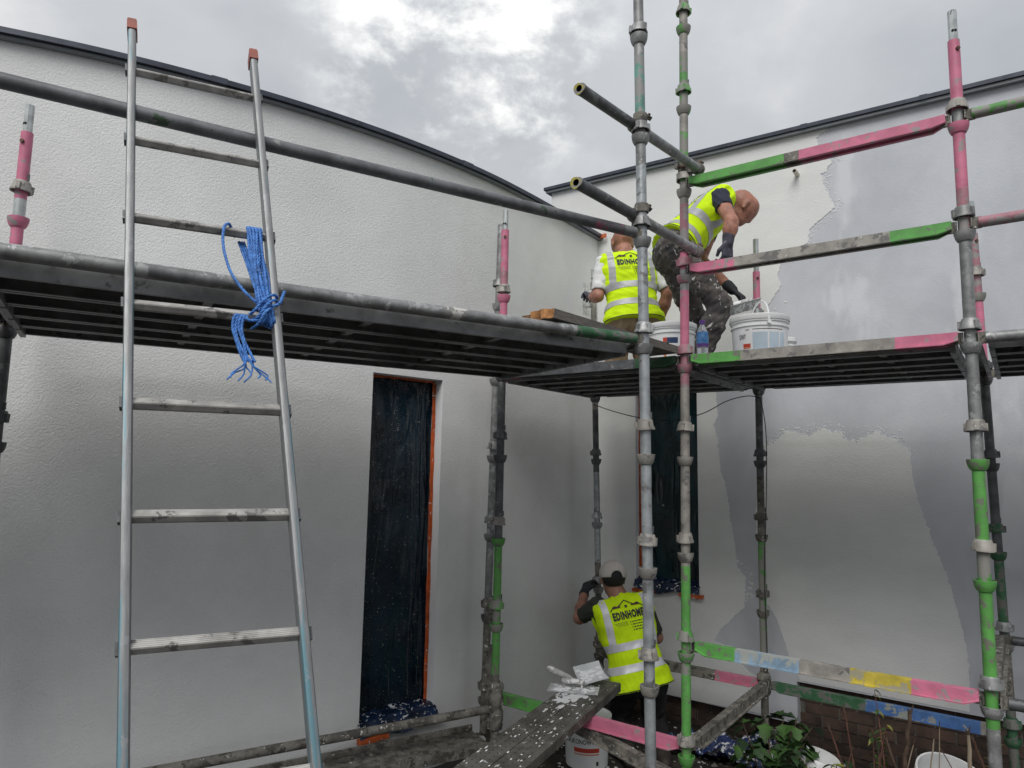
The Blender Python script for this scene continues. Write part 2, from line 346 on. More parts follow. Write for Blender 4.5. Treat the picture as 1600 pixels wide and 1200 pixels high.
# ------------------------------------------------------------------ left house: curved rendered wall
plan = [(-4.6, 2.45), (-4.0, 2.62), (-3.2, 2.87), (-2.51, 3.121), (-2.262, 3.218), (-2.009, 3.338), (-1.741, 3.473), (-1.475, 3.632), (-1.156, 3.835), (-.826, 4.087), (-.457, 4.422), (-.208, 4.684), (-.025, 4.91), (.229, 5.245), (.52, 5.64), (.753, 5.975), (.86, 6.13)]
def catmull(P, per=8):
    out = []
    for i in range(len(P) - 1):
        p0, p1, p2, p3 = (Vector(P[max(0, min(len(P) - 1, i + k))]) for k in (-1, 0, 1, 2))
        for j in range(per):
            t = j / per
            out.append(.5 * ((2 * p1) + (p2 - p0) * t + (2 * p0 - 5 * p1 + 4 * p2 - p3) * t * t + (3 * p1 - p0 - 3 * p2 + p3) * t ** 3))
    out.append(Vector(P[-1])); return out
# smooth the traced plan a little, keep the window stretch
pl = [Vector(p) for p in plan]
for _ in range(2): pl = [pl[0]] + [(pl[i - 1] + 2 * pl[i] + pl[i + 1]) / 4 for i in range(1, len(pl) - 1)] + [pl[-1]]
curve = catmull(pl, 8)
WX0, WX1 = -.835, -.45
def cut_at(x):
    for i in range(len(curve) - 1):
        if curve[i].x <= x <= curve[i + 1].x:
            t = (x - curve[i].x) / (curve[i + 1].x - curve[i].x); return curve[i].lerp(curve[i + 1], t)
wa, wb = cut_at(WX0), cut_at(WX1)
cl = [p for p in curve if p.x < WX0 - 1e-3]; cmid = [p for p in curve if WX0 + 1e-3 < p.x < WX1 - 1e-3]; crt = [p for p in curve if p.x > WX1 + 1e-3]
W0, W1, TOPL = .455, 2.487, 3.955
house_l = thing('house', 'white stippled rendered house with curved wall and dark roof edge on the left', 'house', (-1.2, 3.8, 0))
wm = MB()
def strip(pts, zs):
    n = len(pts); v = [(p.x, p.y, z) for z in zs for p in pts]
    wm.add(v, [(k * n + i, k * n + i + 1, (k + 1) * n + i + 1, (k + 1) * n + i) for k in range(len(zs) - 1) for i in range(n - 1)])
strip(cl + [wa], [.1, W0, W1, TOPL + .02]); strip([wb] + crt, [.1, W0, W1, TOPL + .02])
strip([wa] + cmid + [wb], [.1, W0]); strip([wa] + cmid + [wb], [W1, TOPL + .02])
wallL = wm.build('wall', 'render_white', house_l, ang=60)
def offs(pts, d):
    out = []
    for i, p in enumerate(pts):
        t = (pts[min(i + 1, len(pts) - 1)] - pts[max(i - 1, 0)]).normalized(); out.append(p + Vector((t.y, -t.x)) * d)
    return out
def band(pts, d0, d1, z0, z1, mb, m=0):
    a, b = offs(pts, d0), offs(pts, d1); n = len(pts)
    v = [(p.x, p.y, z0) for p in a] + [(p.x, p.y, z0) for p in b] + [(p.x, p.y, z1) for p in b] + [(p.x, p.y, z1) for p in a]
    f = [(k * n + i, k * n + i + 1, ((k + 1) % 4) * n + i + 1, ((k + 1) % 4) * n + i) for k in range(4) for i in range(n - 1)]
    f += [(0, n, 2 * n, 3 * n), (n - 1, 4 * n - 1, 3 * n - 1, 2 * n - 1)]
    mb.add(v, f, m)
fl_end = [p for p in curve if p.x < .80]
b = MB(); band(fl_end, -.2, .055, TOPL + .012, TOPL + .040, b); b.build('roof_flashing', 'flashing', house_l, ang=50)
b = MB(); band(fl_end, -.2, .035, TOPL - .004, TOPL + .009, b); b.build('soffit_trim', 'flashing_soffit_lit', house_l, ang=50)  # underside of the roof edge, its lit tone set by colour
for x_ in (-2.9, -1.62, -.36, .42):
    pts_ = [p for p in curve if abs(p.x - x_) < .055]
    b = MB(); band(pts_, -.1, .058, TOPL + .010, TOPL + .043, b); b.build('flashing_lap', 'flashing', house_l, ang=50)
b = MB(); band(curve, -.2, -.012, -.3, .098, b); b.build('plinth', 'mortar', house_l, ang=50)
b = MB(); rp = offs(curve, -.19) ; rq = [p + Vector((-1.2, 2.2)) for p in rp]; n = len(rp)
b.add([(p.x, p.y, TOPL + .03) for p in rp] + [(p.x, p.y, TOPL + .03) for p in rq] + [(p.x, p.y, TOPL + .05) for p in rp] + [(p.x, p.y, TOPL + .05) for p in rq],
      [(i, i + 1, n + i + 1, n + i) for i in range(n - 1)] + [(2 * n + i, 2 * n + i + 1, 3 * n + i + 1, 3 * n + i) for i in range(n - 1)])
b.build('roof', 'flashing', house_l)
# the tape tag at the corner of the roof edge
tg = MB(); tg.box((.78, 5.90, TOPL + .02), (.07, .012, .035), 0, DR, NR); tg.build('orange_tape', 'tape_orange', house_l)

def tall_window(parent, a, b_, z0, z1, depth, film, seed, tape_w=.02, left_tape=False):
    """a, b_: wall-face corners seen from outside, left to right"""
    rnd = random.Random(seed)
    a, b_ = V(a.x, a.y, 0), V(b_.x, b_.y, 0); t = (b_ - a).normalized(); W = (b_ - a).length; nin = V(-t.y, t.x, 0)
    win = MB(); th = .012
    # reveals
    for (p, q, zz0, zz1) in ((a, a + nin * depth, z0, z1), (b_, b_ + nin * depth, z0, z1)):
        win.add([p + UP * zz0, q + UP * zz0, q + UP * zz1, p + UP * zz1], [(0, 1, 2, 3)])
    for z in (z0, z1): win.add([a + UP * z, b_ + UP * z, b_ + nin * depth + UP * z, a + nin * depth + UP * z], [(0, 1, 2, 3)])
    wo_ = win.build('window', 'reveal_white', parent)
    fm = MB()
    fr = 1 / .07
    def fn(u, v):
        z = z0 + (z1 - z0) * v
        d = .007 * math.sin(u * 7 + 2.5 * math.sin(v * 3.1 + seed) + seed) + .006 * abs(math.sin(u * 11 + 1.8 * math.sin(v * 5.3 + 1) + v * 1.5)) ** 4 - .004 * abs(math.sin(v * 6.1 + 2 * math.sin(u * 2.7))) ** 8 + .0006 * rnd.uniform(-1, 1)
        return a + t * (W * u) + nin * (depth - .012 + d) + UP * z
    grid(fm, fn, 26, 90); fm.build('film', film, wo_, ang=60)
    # frame edge pressing through the film
    fe = MB()
    for uu in ((.86,) if film == 'film' else (.2,)):
        fe.beam(a + t * (W * uu) + nin * (depth - .024) + UP * (z0 + .12), a + t * (W * uu) + nin * (depth - .024) + UP * (z1 - .1), .006, .006, 0, nin)
    fe.build('frame_edge', film, wo_)
    tp = MB()
    def rag(p0, p1, wd, nrm_, side):
        K = 28; v = []
        for i in range(K + 1):
            p = p0.lerp(p1, i / K); j = rnd.uniform(-.004, .004)
            v += [p + nrm_ * .002, p + side * (wd + j) + nrm_ * .002, p + side * (wd + j) + nrm_ * .004, p + nrm_ * .004]
        f = [(4 * i + k, 4 * i + (k + 1) % 4, 4 * i + 4 + (k + 1) % 4, 4 * i + 4 + k) for i in range(K) for k in range(4)]
        f += [(0, 1, 2, 3), (4 * K, 4 * K + 3, 4 * K + 2, 4 * K + 1)]
        tp.add(v, f)
    ip = lambda p, z: p + nin * (depth - .028) + UP * z
    rag(ip(b_, z0), ip(b_, z1), tape_w, -nin, -t)
    rag(b_ + nin * (depth - .03) + UP * (z0 + .03), b_ + nin * (depth - .03) + UP * (z1 - .02), .014, -t, -nin)
    rag(ip(a, z1), ip(b_, z1), tape_w * .8, -nin, -UP)
    if left_tape:
        rag(ip(a, z0), ip(a, z1), tape_w * .7, -nin, t); rag(a + nin * (depth - .03) + UP * (z0 + .03), a + nin * (depth - .03) + UP * z1, .02, t, -nin)
    tp.build('orange_tape', 'tape_orange', wo_)
    # crumpled film over the sill, caught with plaster
    sl = MB()
    def sf(u, v):
        x = -.02 + 1.04 * u
        if v < .6: return a + t * (W * x) + nin * (depth * (1 - v / .6) - .0) + UP * (z0 + .012 + .02 * (1 - v / .6) + .014 * abs(math.sin(u * 14 + v * 9 + seed)) * rnd.random())
        k = (v - .6) / .4
        return a + t * (W * x) - nin * (.012 + .035 * k + .006 * math.sin(u * 17 + seed)) + UP * (z0 + .014 - k * (.075 + .02 * math.sin(u * 9 + seed)))
    grid(sl, sf, 30, 12); sl.build('sill_film', 'film_sill', wo_, ang=80)
    for (u0, u1, dz) in ((-.03, .33, -.066), (.72, 1.08, -.055)):
        K = 8; vv = []; st = MB()
        for i in range(K + 1):
            p = a + t * (W * (u0 + (u1 - u0) * i / K)) - nin * .052 + UP * (z0 + dz - .018 + rnd.uniform(-.003, .003)); vv += [p, p + UP * .026, p + UP * .026 + nin * .04, p + nin * .04]
        st.add(vv, [(4 * i + k, 4 * i + (k + 1) % 4, 4 * i + 4 + (k + 1) % 4, 4 * i + 4 + k) for i in range(K) for k in range(4)] + [(0, 1, 2, 3), (4 * K, 4 * K + 3, 4 * K + 2, 4 * K + 1)])
        st.build('sill_tape', 'tape_orange', wo_)
    return wo_
tall_window(house_l, wa, wb, W0, W1, .115, 'film', 3)

# ------------------------------------------------------------------ right house: flat wall, half coated
house_r = thing('house', 'taller house on the right with half finished white and grey wall over brick', 'house', (1.96, 5.4, 0))
SL, SR = -2.0, 4.2
def rtop(s): return 4.52 - .02 * (s + 2.0)
RWIN = (-1.135, -.605, 1.03, 2.6)
m_ = MB()
def rquad(s0, s1, z0, z1, top=False):
    m_.add([rw(s0, z0), rw(s1, z0), rw(s1, rtop(s1) if top else z1), rw(s0, rtop(s0) if top else z1)], [(0, 1, 2, 3)])
rquad(SL, RWIN[0], .19, 0, True); rquad(RWIN[1], .095, .19, 0, True); rquad(.095, SR, .475, 0, True)
rquad(RWIN[0], RWIN[1], .19, RWIN[2]); rquad(RWIN[0], RWIN[1], RWIN[3], 0, True)
# thickness of the insulation board at its lower edge and at the free end
for (s0, s1, z) in ((SL, .095, .19), (.095, SR, .475)):
    m_.add([rw(s0, z), rw(s1, z), rw(s1, z, -.08), rw(s0, z, -.08)], [(0, 1, 2, 3)])
m_.add([rw(.095, .19), rw(.095, .475), rw(.095, .475, -.08), rw(.095, .19, -.08)], [(0, 1, 2, 3)])
m_.add([rw(SL, .19), rw(SL, rtop(SL)), rw(SL, rtop(SL), -1.5), rw(SL, .19, -1.5)], [(0, 1, 2, 3)])
m_.build('wall', 'basecoat_grey', house_r, ang=60)
tall_window(house_r, rw(RWIN[0], 0), rw(RWIN[1], 0), RWIN[2], RWIN[3], .10, 'film_teal', 11, .022, True)
# trowelled white coats with broken edges lying on the grey basecoat
def jag(pts, amp, step, seed, closed=False):
    rnd = random.Random(seed); out = []
    N_ = len(pts)
    for i in range(N_ if closed else N_ - 1):
        p, q = Vector(pts[i]), Vector(pts[(i + 1) % N_]); L_ = (q - p).length; k = max(1, int(L_ / step)); nn = Vector((-(q - p).y, (q - p).x)).normalized()
        for j in range(k):
            t = j / k; a_ = amp if j else amp * .4
            out.append(p.lerp(q, t) + nn * rnd.gauss(0, a_) * (1.7 if rnd.random() < .12 else .7) + (q - p).normalized() * rnd.uniform(-.3, .3) * step)
    if not closed: out.append(Vector(pts[-1]))
    return out
b1 = [(.423, 4.455), (.346, 4.412), (.365, 4.322), (.449, 4.186), (.372, 4.107), (.407, 3.976), (.459, 3.843), (.37, 3.789), (.279, 3.719), (.263, 3.615), (.092, 3.561), (.042, 3.405), (.064, 3.323), (-.034, 3.178), (-.016, 2.969), (-.063, 2.778), (-.45, 2.605), (-.434, 2.353), (-.471, 2.284), (-.433, 2.155), (-.426, 1.934), (-.388, 1.837), (-.358, 1.621), (-.323, 1.386), (-.307, 1.223), (-.247, 1.136), (-.261, .927), (-.334, .862), (-.448, .739), (-.488, .649), (-.338, .632), (-.285, .514), (-.16, .43), (-.15, .205)]
b2 = [(-.084, 2.105), (-.004, 2.153), (.089, 2.236), (.219, 2.188), (.32, 2.242), (.423, 2.209), (.543, 2.141), (.646, 2.214), (.778, 2.157), (.857, 2.08), (.861, 1.916), (.906, 1.69), (.952, 1.53), (1.029, 1.296), (1.076, 1.067), (1.11, .879), (1.115, .652), (1.107, .49), (.117, .49), (.044, .66), (.004, .785), (-.033, .891), (-.134, 1.035), (-.165, 1.632)]
def coat(polys, th, name):
    from mathutils.geometry import delaunay_2d_cdt
    N_ = len(polys); vo, eo, fo, _, _, _ = delaunay_2d_cdt([Vector(p) for p in polys], [], [list(range(N_))], 1, 1e-5)
    O_ = root_loc(house_r); vv = [rw(p[0], p[1], th) - O_ for p in vo]; nv = len(vv); ff = [tuple(f) for f in fo]
    cnt = {}
    for f in ff:
        for i in range(len(f)): k = (f[i], f[(i + 1) % len(f)]); cnt[tuple(sorted(k))] = cnt.get(tuple(sorted(k)), 0) + 1
    vv += [rw(p[0], p[1], -.001) - O_ for p in vo]
    ff += [(a, b_, b_ + nv, a + nv) for (a, b_), c in cnt.items() if c == 1]
    me = bpy.data.meshes.new(name); me.from_pydata(vv, [], ff); me.materials.append(MATS['render_smooth'])
    bm = bmesh.new(); bm.from_mesh(me); bmesh.ops.recalc_face_normals(bm, faces=bm.faces); bm.to_mesh(me); bm.free()
    o = bpy.data.objects.new(name, me); COL.objects.link(o); o.parent = house_r; return o
e1 = jag(b1, .004, .011, 5)
wl_, wr_, wz0, wz1 = RWIN
coat([(SL, rtop(SL) - .003), (.43, rtop(.43) - .003)] + [tuple(p) for p in e1] + [(wr_ + .003, .194), (wr_ + .003, wz1 + .003), (wl_ - .003, wz1 + .003), (wl_ - .003, .194), (SL, .194)], .004, 'white_coat')
coat([(wl_ - .003, .194), (wr_ + .003, .194), (wr_ + .003, wz0 - .003), (wl_ - .003, wz0 - .003)], .004, 'white_coat')
top_e = jag(b2[:10], .012, .011, 8); side_e = jag(b2[9:18], .004, .012, 9); left_e = jag(b2[18:] + [b2[0]], .006, .02, 10)
coat([tuple(p) for p in top_e[:-1]] + [tuple(p) for p in side_e] + [tuple(p) for p in left_e[:-1]], .004, 'white_coat')
# stray dabs of coat past the edges
rnd = random.Random(21); db = MB()
def dab(s, z, r):
    k = rnd.randint(6, 9); a0 = rnd.random() * 6; ex = rnd.uniform(.6, 1.8)
    p = [rw(s + r * ex * rnd.uniform(.6, 1.2) * math.cos(a0 + i * 6.283 / k), z + r * rnd.uniform(.6, 1.2) * math.sin(a0 + i * 6.283 / k), .001) for i in range(k)]
    c = rw(s, z, .003 + r * .15); db.add(p + [c], [(i, (i + 1) % k, k) for i in range(k)])
for i in range(260):
    p = random.Random(i).choice(top_e); dab(p.x + rnd.gauss(0, .02), p.y + abs(rnd.gauss(0, .03)), rnd.uniform(.002, .006))
for i in range(200):
    p = rnd.choice(e1[:120]); dab(p.x + abs(rnd.gauss(0, .03)), p.y + rnd.gauss(0, .02), rnd.uniform(.002, .006))
for i in range(60): dab(rnd.uniform(-.3, .15), rnd.uniform(2.6, 3.2), rnd.uniform(.003, .012))
for i in range(40): dab(rnd.uniform(-.32, -.2), rnd.uniform(.95, 1.3), rnd.uniform(.003, .014))
tag(db.build('plaster_dabs', 'render_smooth', house_r), kind='stuff')
# roof edge
def redge(mb, off0, off1, dz0, dz1, s0, s1):
    v = [rw(s, rtop(s) + dz, o) for s in (s0, s1) for (o, dz) in ((off0, dz0), (off1, dz0), (off1, dz1), (off0, dz1))]
    mb.add(v, [(0, 1, 5, 4), (1, 2, 6, 5), (2, 3, 7, 6), (3, 0, 4, 7), (0, 3, 2, 1), (4, 5, 6, 7)])
b = MB(); redge(b, -1.6, .055, .012, .040, SL - .06, SR); b.build('roof_flashing', 'flashing', house_r)
b = MB(); redge(b, -1.6, .042, -.012, .009, SL - .045, SR); b.build('soffit_trim', 'flashing_soffit_lit', house_r)  # right roof edge underside, light likewise put into the colour
for s_ in (-1.1, .25, 1.02, 2.4):
    b = MB(); redge(b, -.1, .058, .010, .043, s_, s_ + .05); b.build('flashing_lap', 'flashing', house_r)
b = MB(); c_ = rw(.207, 4.155); b.tube(c_ + NR * .03, c_ - NR * .09, .017, 0, 14); b.tube(c_ - NR * .088, c_ - NR * .092, .012, 1, 12); b.build('overflow_pipe', ['pipe_cream', 'hollow'], house_r)
# brick plinth: every brick a piece
b = MB(); b.box((rw(1.1, -.1) + NR * .16), (SR - SL + .0, .16, 1.2), 0, DR, NR, UP); b.build('plinth_core', 'mortar', house_r)
bk = MB(); bk.box((0, 0, 0), (.215, .1, .065), 0, DR, NR, UP)
bme = bk.mesh('brick', ['brick']); rnd = random.Random(4)
for row in range(8):
    z = .52 - .075 * row
    s = SL + .1 + (.1125 if row % 2 else 0)
    while s < 3.0:
        if z - .035 < (.19 if s < .05 else .475) + .03: inst('brick', bme, house_r, rw(s, z, 0) + NR * (.118 + rnd.uniform(-.004, .004)))
        s += .225

# ------------------------------------------------------------------ scaffold
RT = .0242
CUPS = {}
def cup_mesh(kind, mat):
    if (kind, mat) in CUPS: return CUPS[(kind, mat)]
    m = MB()
    if kind == 'cup': m.lathe((0, 0, 0), [(.0235, -.034), (.030, -.031), (.037, -.018), (.0415, 0), (.0425, .013), (.039, .014), (.0375, .002), (.031, -.008), (.0235, -.01)], 0, 22)
    else:
        m.lathe((0, 0, 0), [(.0235, .030), (.031, .031), (.0345, .024), (.0375, .002), (.0435, -.010), (.0435, -.018), (.039, -.018), (.034, 0), (.030, .02), (.0235, .024)], 0, 22)
        for k in range(3):
            t = k * 2.1 + .4; m.box((.041 * math.cos(t), .041 * math.sin(t), .002), (.012, .016, .034), 0, (math.cos(t), math.sin(t), 0), (-math.sin(t), math.cos(t), 0))
    CUPS[(kind, mat)] = m.mesh(kind, [mat]); return CUPS[(kind, mat)]
def standard(root, P, lean, segs, nodes, label=None, spigot=None, jack=None, locked=()):
    """segs: [(z0, z1, material)]; nodes: [(k, cup material, locking cup offset)] with k in half metres from the deck node"""
    ax = lambda z: V(P.x + lean[0] * (z - ZD), P.y + lean[1] * (z - ZD), z)
    mats = []; m = MB()
    ring = lambda z: [ax(z) + V(math.cos(i * math.pi / 9), math.sin(i * math.pi / 9), 0) * RT for i in range(18)]
    for sg in segs:
        if sg[2] not in mats: mats.append(sg[2])
    loft(m, [ring(segs[0][0])] + [ring(sg[1]) for sg in segs], [mats.index(sg[2]) for sg in segs])
    o = m.build('standard', mats, root)
    if label: o['label'] = label
    for (k, mt, lo) in nodes:
        z = ZD + .5 * k
        inst('cup', cup_mesh('cup', mt), o, ax(z))
        if lo:
            inst('locking_cup', cup_mesh('locking_cup', mt if mt not in ('paint_pink', 'paint_green') else 'galv_tan'), o, ax(z + lo), random.uniform(0, 6), (random.uniform(-.07, .07), random.uniform(-.07, .07), random.uniform(0, 6)))
            if lo > .1: pn = MB(); pn.box(ax(z + lo + .05) + V(RT, 0, 0), (.012, .008, .03)); pn.build('locking_pin', 'galv_dark', o)
    if spigot:
        z0, z1 = spigot; s = MB(); s.extr([(.019 * math.cos(t), .019 * math.sin(t)) for t in (math.pi / 8 + i * math.pi / 4 for i in range(8))], ax(z0 - .05), ax(z1), 0, (0, 1, 0))
        s.tube(ax(z1 - .001), ax(z1 + .0008), .014, 1, 12)
        s.tube(ax(z0 + (z1 - z0) * .3) - NR * .0185, ax(z0 + (z1 - z0) * .3) - NR * .0195, .006, 1, 10); s.tube(ax(z0 + (z1 - z0) * .3) - V(0, .0185, 0), ax(z0 + (z1 - z0) * .3) - V(0, .0195, 0), .006, 1, 10)
        s.build('spigot', ['steel_zinc', 'hollow'], o)
        bo = MB(); zb = z0 - .05; bo.tube(ax(zb) - V(0, RT + .008, 0), ax(zb) + V(0, RT + .006, 0), .009, 0, 8); bo.build('bolt', 'bolt_rust', o)
    if jack:
        zb = jack; j = MB(); pr = []
        z = .012; i = 0
        while z < zb + .02: pr.append((.0185 if i % 2 else .0165, z)); z += .0055; i += 1
        j.lathe((P.x, P.y, 0), pr, 0, 14); j.box((P.x, P.y, .006), (.15, .15, .01)); j.lathe((P.x, P.y, zb - .02), [(.018, 0), (.03, 0), (.03, .02), (.018, .02)], 0, 8)
        j.beam(V(P.x - .08, P.y, zb - .01), V(P.x + .08, P.y, zb - .01), .014, .014)
        j.build('base_jack', 'galv_dirty', o)
    return o
def round_ledger(root, p0, p1, z, segs, zoff=.034, label=None):
    m = MB(); mats = []; p0, p1 = V(p0.x, p0.y, z + zoff), V(p1.x, p1.y, z + zoff); d = (p1 - p0).normalized(); L_ = (p1 - p0).length
    a, e = p0 + d * .055, p1 - d * .055
    ax_, up_, _ = frame(d); ring = lambda t: [a.lerp(e, t) + (ax_ * math.cos(i * math.pi / 9) + up_ * math.sin(i * math.pi / 9)) * RT for i in range(18)]
    for sg in segs:
        if sg[2] not in mats: mats.append(sg[2])
    loft(m, [ring(segs[0][0])] + [ring(sg[1]) for sg in segs], [mats.index(sg[2]) for sg in segs])
    o = m.build('ledger', mats, root); blades(o, root, p0, p1, d)
    if label: o['label'] = label
    return o
CH = [(-.022, .056), (.022, .056), (.024, .005), (.040, .005), (.040, 0), (.019, 0), (.017, .051), (-.017, .051), (-.019, 0), (-.040, 0), (-.040, .005), (-.024, .005)]
CHS = [(-.026, .056), (.026, .056), (.024, .03), (.026, .022), (.024, .018), (.014, .016), (.010, .018), (-.010, .018), (-.014, .016), (-.024, .018), (-.026, .022), (-.024, .03)]
def loft(m, secs, mids):
    n = len(secs[0]); o = len(m.v)
    for q in secs: m.v += [tuple(p) for p in q]
    for k in range(len(secs) - 1):
        for i in range(n): m.f.append((o + k * n + i, o + k * n + (i + 1) % n, o + (k + 1) * n + (i + 1) % n, o + (k + 1) * n + i)); m.m.append(mids[k])
    m.f.append(tuple(o + i for i in range(n))); m.m.append(mids[0]); m.f.append(tuple(o + (len(secs) - 1) * n + i for i in range(n))); m.m.append(mids[-1])
def blades(o, root, p0, p1, d, dz=0.):
    for q, sgn in ((p0, 1), (p1, -1)):
        m = MB(); m.beam(q + d * sgn * .026 + UP * dz, q + d * sgn * .066 + UP * dz, .014, .05, 0); m.beam(q + d * sgn * .027 + UP * dz, q + d * sgn * .033 + UP * dz, .046, .04, 0); m.build('blade', 'galv_dirty', o)
def channel(root, p0, p1, z, segs, name='transom', label=None, zoff=.008):
    m = MB(); mats = []; p0, p1 = V(p0.x, p0.y, z + zoff), V(p1.x, p1.y, z + zoff); d = (p1 - p0).normalized()
    a, e = p0 + d * .045, p1 - d * .045
    ts = sorted({0, .045, .955, 1} | {s[0] for s in segs} | {s[1] for s in segs})
    ax_, up_, _ = frame(e - a); secs = []; mids = []
    def sec(t, pf): c = a.lerp(e, t); return [c + ax_ * x + up_ * y for x, y in pf]
    for k, t in enumerate(ts):
        secs.append(sec(t, CHS if t in (0, 1) else CH))
        if k < len(ts) - 1:
            mt = next(s_[2] for s_ in segs if s_[0] <= (t + ts[k + 1]) / 2 <= s_[1])
            if mt not in mats: mats.append(mt)
            mids.append(mats.index(mt))
    loft(m, secs, mids)
    o = m.build(name, mats, root); blades(o, root, p0, p1, d, .03)
    if label: o['label'] = label
    return o

scL = thing('scaffold', 'grey tube scaffold bay along the curved left wall with long round rails', 'scaffold', (PA.x, PA.y, 0))
GB = 'galv_bright'
standard(scL, PA, (-.014, -.012), [(.3, 3.35, GB), (3.35, 3.52, 'galv'), (3.52, 3.90, 'paint_teal'), (3.90, 4.6, 'galv'), (4.6, 5.6, 'galv')],
         [(-4, 'galv_tan', 0), (-3, 'galv_tan', .14), (-2, 'galv_tan', .13), (-1, 'galv_tan', .14), (0, 'galv', .085), (1, 'galv', .085), (2, 'galv', .05), (3, 'galv', .04), (4, 'galv', .04)], 'bare grey upright in the middle, the nearest and tallest', jack=.3)
standard(scL, PL, (0, 0), [(.3, 4.2, 'galv')], [(k, 'galv', .09) for k in (-4, -3, -2, -1, 0, 1, 2)], jack=.3)
standard(scL, PD, (0, 0), [(.3, 2.6, 'galv_dark'), (2.6, 3.0, 'paint_pink'), (3.0, 3.09, 'steel_zinc'), (3.09, 3.405, 'paint_pink')],
         [(-4, 'galv_dark', .1), (-3, 'galv_dark', .1), (-2, 'galv_dark', .1), (-1, 'galv_dark', .12), (0, 'galv_dark', .08), (1, 'paint_pink', .15)], 'pink topped upright at the far left', spigot=(3.405, 3.535), jack=.3)
standard(scL, PE1, (.003, -.002), [(.3, .50, 'galv_dirty'), (.50, .72, 'galv_dirty'), (.72, 1.02, 'paint_green'), (1.02, 1.16, 'paint_green_worn'), (1.16, 1.5, 'paint_green'), (1.5, 2.56, 'galv_dark'), (2.56, 2.98, 'paint_pink'), (2.98, 3.16, 'paint_pink_faded'), (3.16, 3.43, 'paint_pink')],
         [(-4, 'galv_dirty', .085), (-3, 'paint_green_worn', .12), (-2, 'paint_green', .11), (-1, 'galv_dark', .13), (0, 'galv_dark', .08), (1, 'paint_pink', .05)], 'pink, grey and green upright beside the tall left window', spigot=(3.43, 3.56), jack=.3)
round_ledger(scL, PL, PA, ZD, [(0, .26, 'galv'), (.26, .60, 'galv'), (.60, .64, 'paint_plaster'), (.64, .86, 'galv'), (.86, 1, 'paint_green_dark')])
round_ledger(scL, PL, PA, ZD + .5, [(0, .5, 'rail_dark'), (.5, .9, 'rail_dark'), (.9, .97, 'rail_pink'), (.97, 1, 'galv')])
round_ledger(scL, PD, PE1, ZD, [(0, 1, 'galv_dark')]); round_ledger(scL, PL - DL * 2.5, PL, ZD, [(0, 1, 'galv')]); round_ledger(scL, PL - DL * 2.5, PL, ZD + .5, [(0, 1, 'galv_dark')])
round_ledger(scL, PD, PE1, ZD - 2, [(0, 1, 'galv_dirty')])
channel(scL, PL, PD, ZD, [(0, 1, 'galv')]); channel(scL, PA, PE1, ZD, [(0, .85, 'galv'), (.85, 1, 'galv_dark')])
channel(scL, PL, PD, ZD - 2, [(0, 1, 'galv_dirty')])

scR = thing('scaffold', 'multicoloured pink green and grey scaffold bays along the right wall', 'scaffold', (PB.x, PB.y, 0))
standard(scR, PB, (.013, .022), [(.3, .9, 'paint_green'), (.9, 1.0, 'paint_green_worn'), (1.0, 1.44, 'paint_green'), (1.44, 2.38, 'galv_tan'), (2.38, 2.6, 'paint_pink_faded'), (2.6, 2.92, 'paint_pink'), (2.92, 3.04, 'galv'), (3.04, 3.14, 'paint_pink'), (3.14, 3.42, 'paint_pink_faded'), (3.42, 3.55, 'galv_tan'), (3.55, 3.85, 'paint_green_worn'), (3.85, 3.98, 'galv_tan'), (3.98, 4.34, 'paint_green_worn'), (4.34, 5.6, 'galv_tan')],
         [(-4, 'paint_green', .085), (-3, 'paint_green_worn', .09), (-2, 'galv_tan', .085), (-1, 'galv_tan', .17), (0, 'paint_pink_faded', .09), (1, 'paint_pink_faded', .085), (2, 'galv_tan', .085), (3, 'paint_green_worn', .12), (4, 'paint_green_worn', .12), (5, 'galv_tan', .1)], 'tall upright in worn green, pink and tan next to the middle one', jack=.3)
standard(scR, PC, (.002, -.001), [(.22, .92, 'galv'), (.92, 1.50, 'paint_green'), (1.50, 1.66, 'paint_green_worn'), (1.66, 1.99, 'paint_green'), (1.99, 3.0, 'galv'), (3.0, 3.2, 'paint_pink_faded'), (3.2, 3.46, 'paint_pink'), (3.46, 3.57, 'galv'), (3.57, 3.905, 'paint_pink')],
         [(-3, 'galv', .1), (-2, 'paint_green', .15), (-1, 'paint_green', .15), (0, 'galv', .09), (1, 'galv', .095), (2, 'paint_pink', .095)], 'near right upright, pink at the top and bright green below', spigot=(3.905, 4.05), jack=.72)
standard(scR, PE2, (.015, 0), [(.3, .6, 'galv_dirty'), (.6, 1.0, 'galv_dirty'), (1.0, 2.5, 'galv'), (2.5, 3.55, 'galv')],
         [(-4, 'galv_dirty', .085), (-3, 'galv_dirty', .08), (-2, 'galv', .1), (-1, 'galv', .07), (0, 'galv', .085), (1, 'galv', .15)], jack=.3)
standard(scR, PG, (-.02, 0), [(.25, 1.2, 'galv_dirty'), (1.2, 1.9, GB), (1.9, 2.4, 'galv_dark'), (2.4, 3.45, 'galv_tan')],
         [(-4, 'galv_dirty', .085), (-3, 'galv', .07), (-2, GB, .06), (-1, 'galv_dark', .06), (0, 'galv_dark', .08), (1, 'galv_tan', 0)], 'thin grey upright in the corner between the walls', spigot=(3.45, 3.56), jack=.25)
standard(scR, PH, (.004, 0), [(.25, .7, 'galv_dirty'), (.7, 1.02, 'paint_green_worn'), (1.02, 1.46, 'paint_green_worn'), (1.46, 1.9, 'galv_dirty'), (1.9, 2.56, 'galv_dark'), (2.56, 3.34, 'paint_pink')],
         [(-4, 'galv_dirty', .085), (-3, 'galv_dirty', .12), (-2, 'galv_dirty', .13), (-1, 'galv_dark', .06), (0, 'galv_dark', .08), (1, 'galv', .05)], 'back upright against the half coated wall, dark above and green below', spigot=(3.34, 3.58), jack=.25)
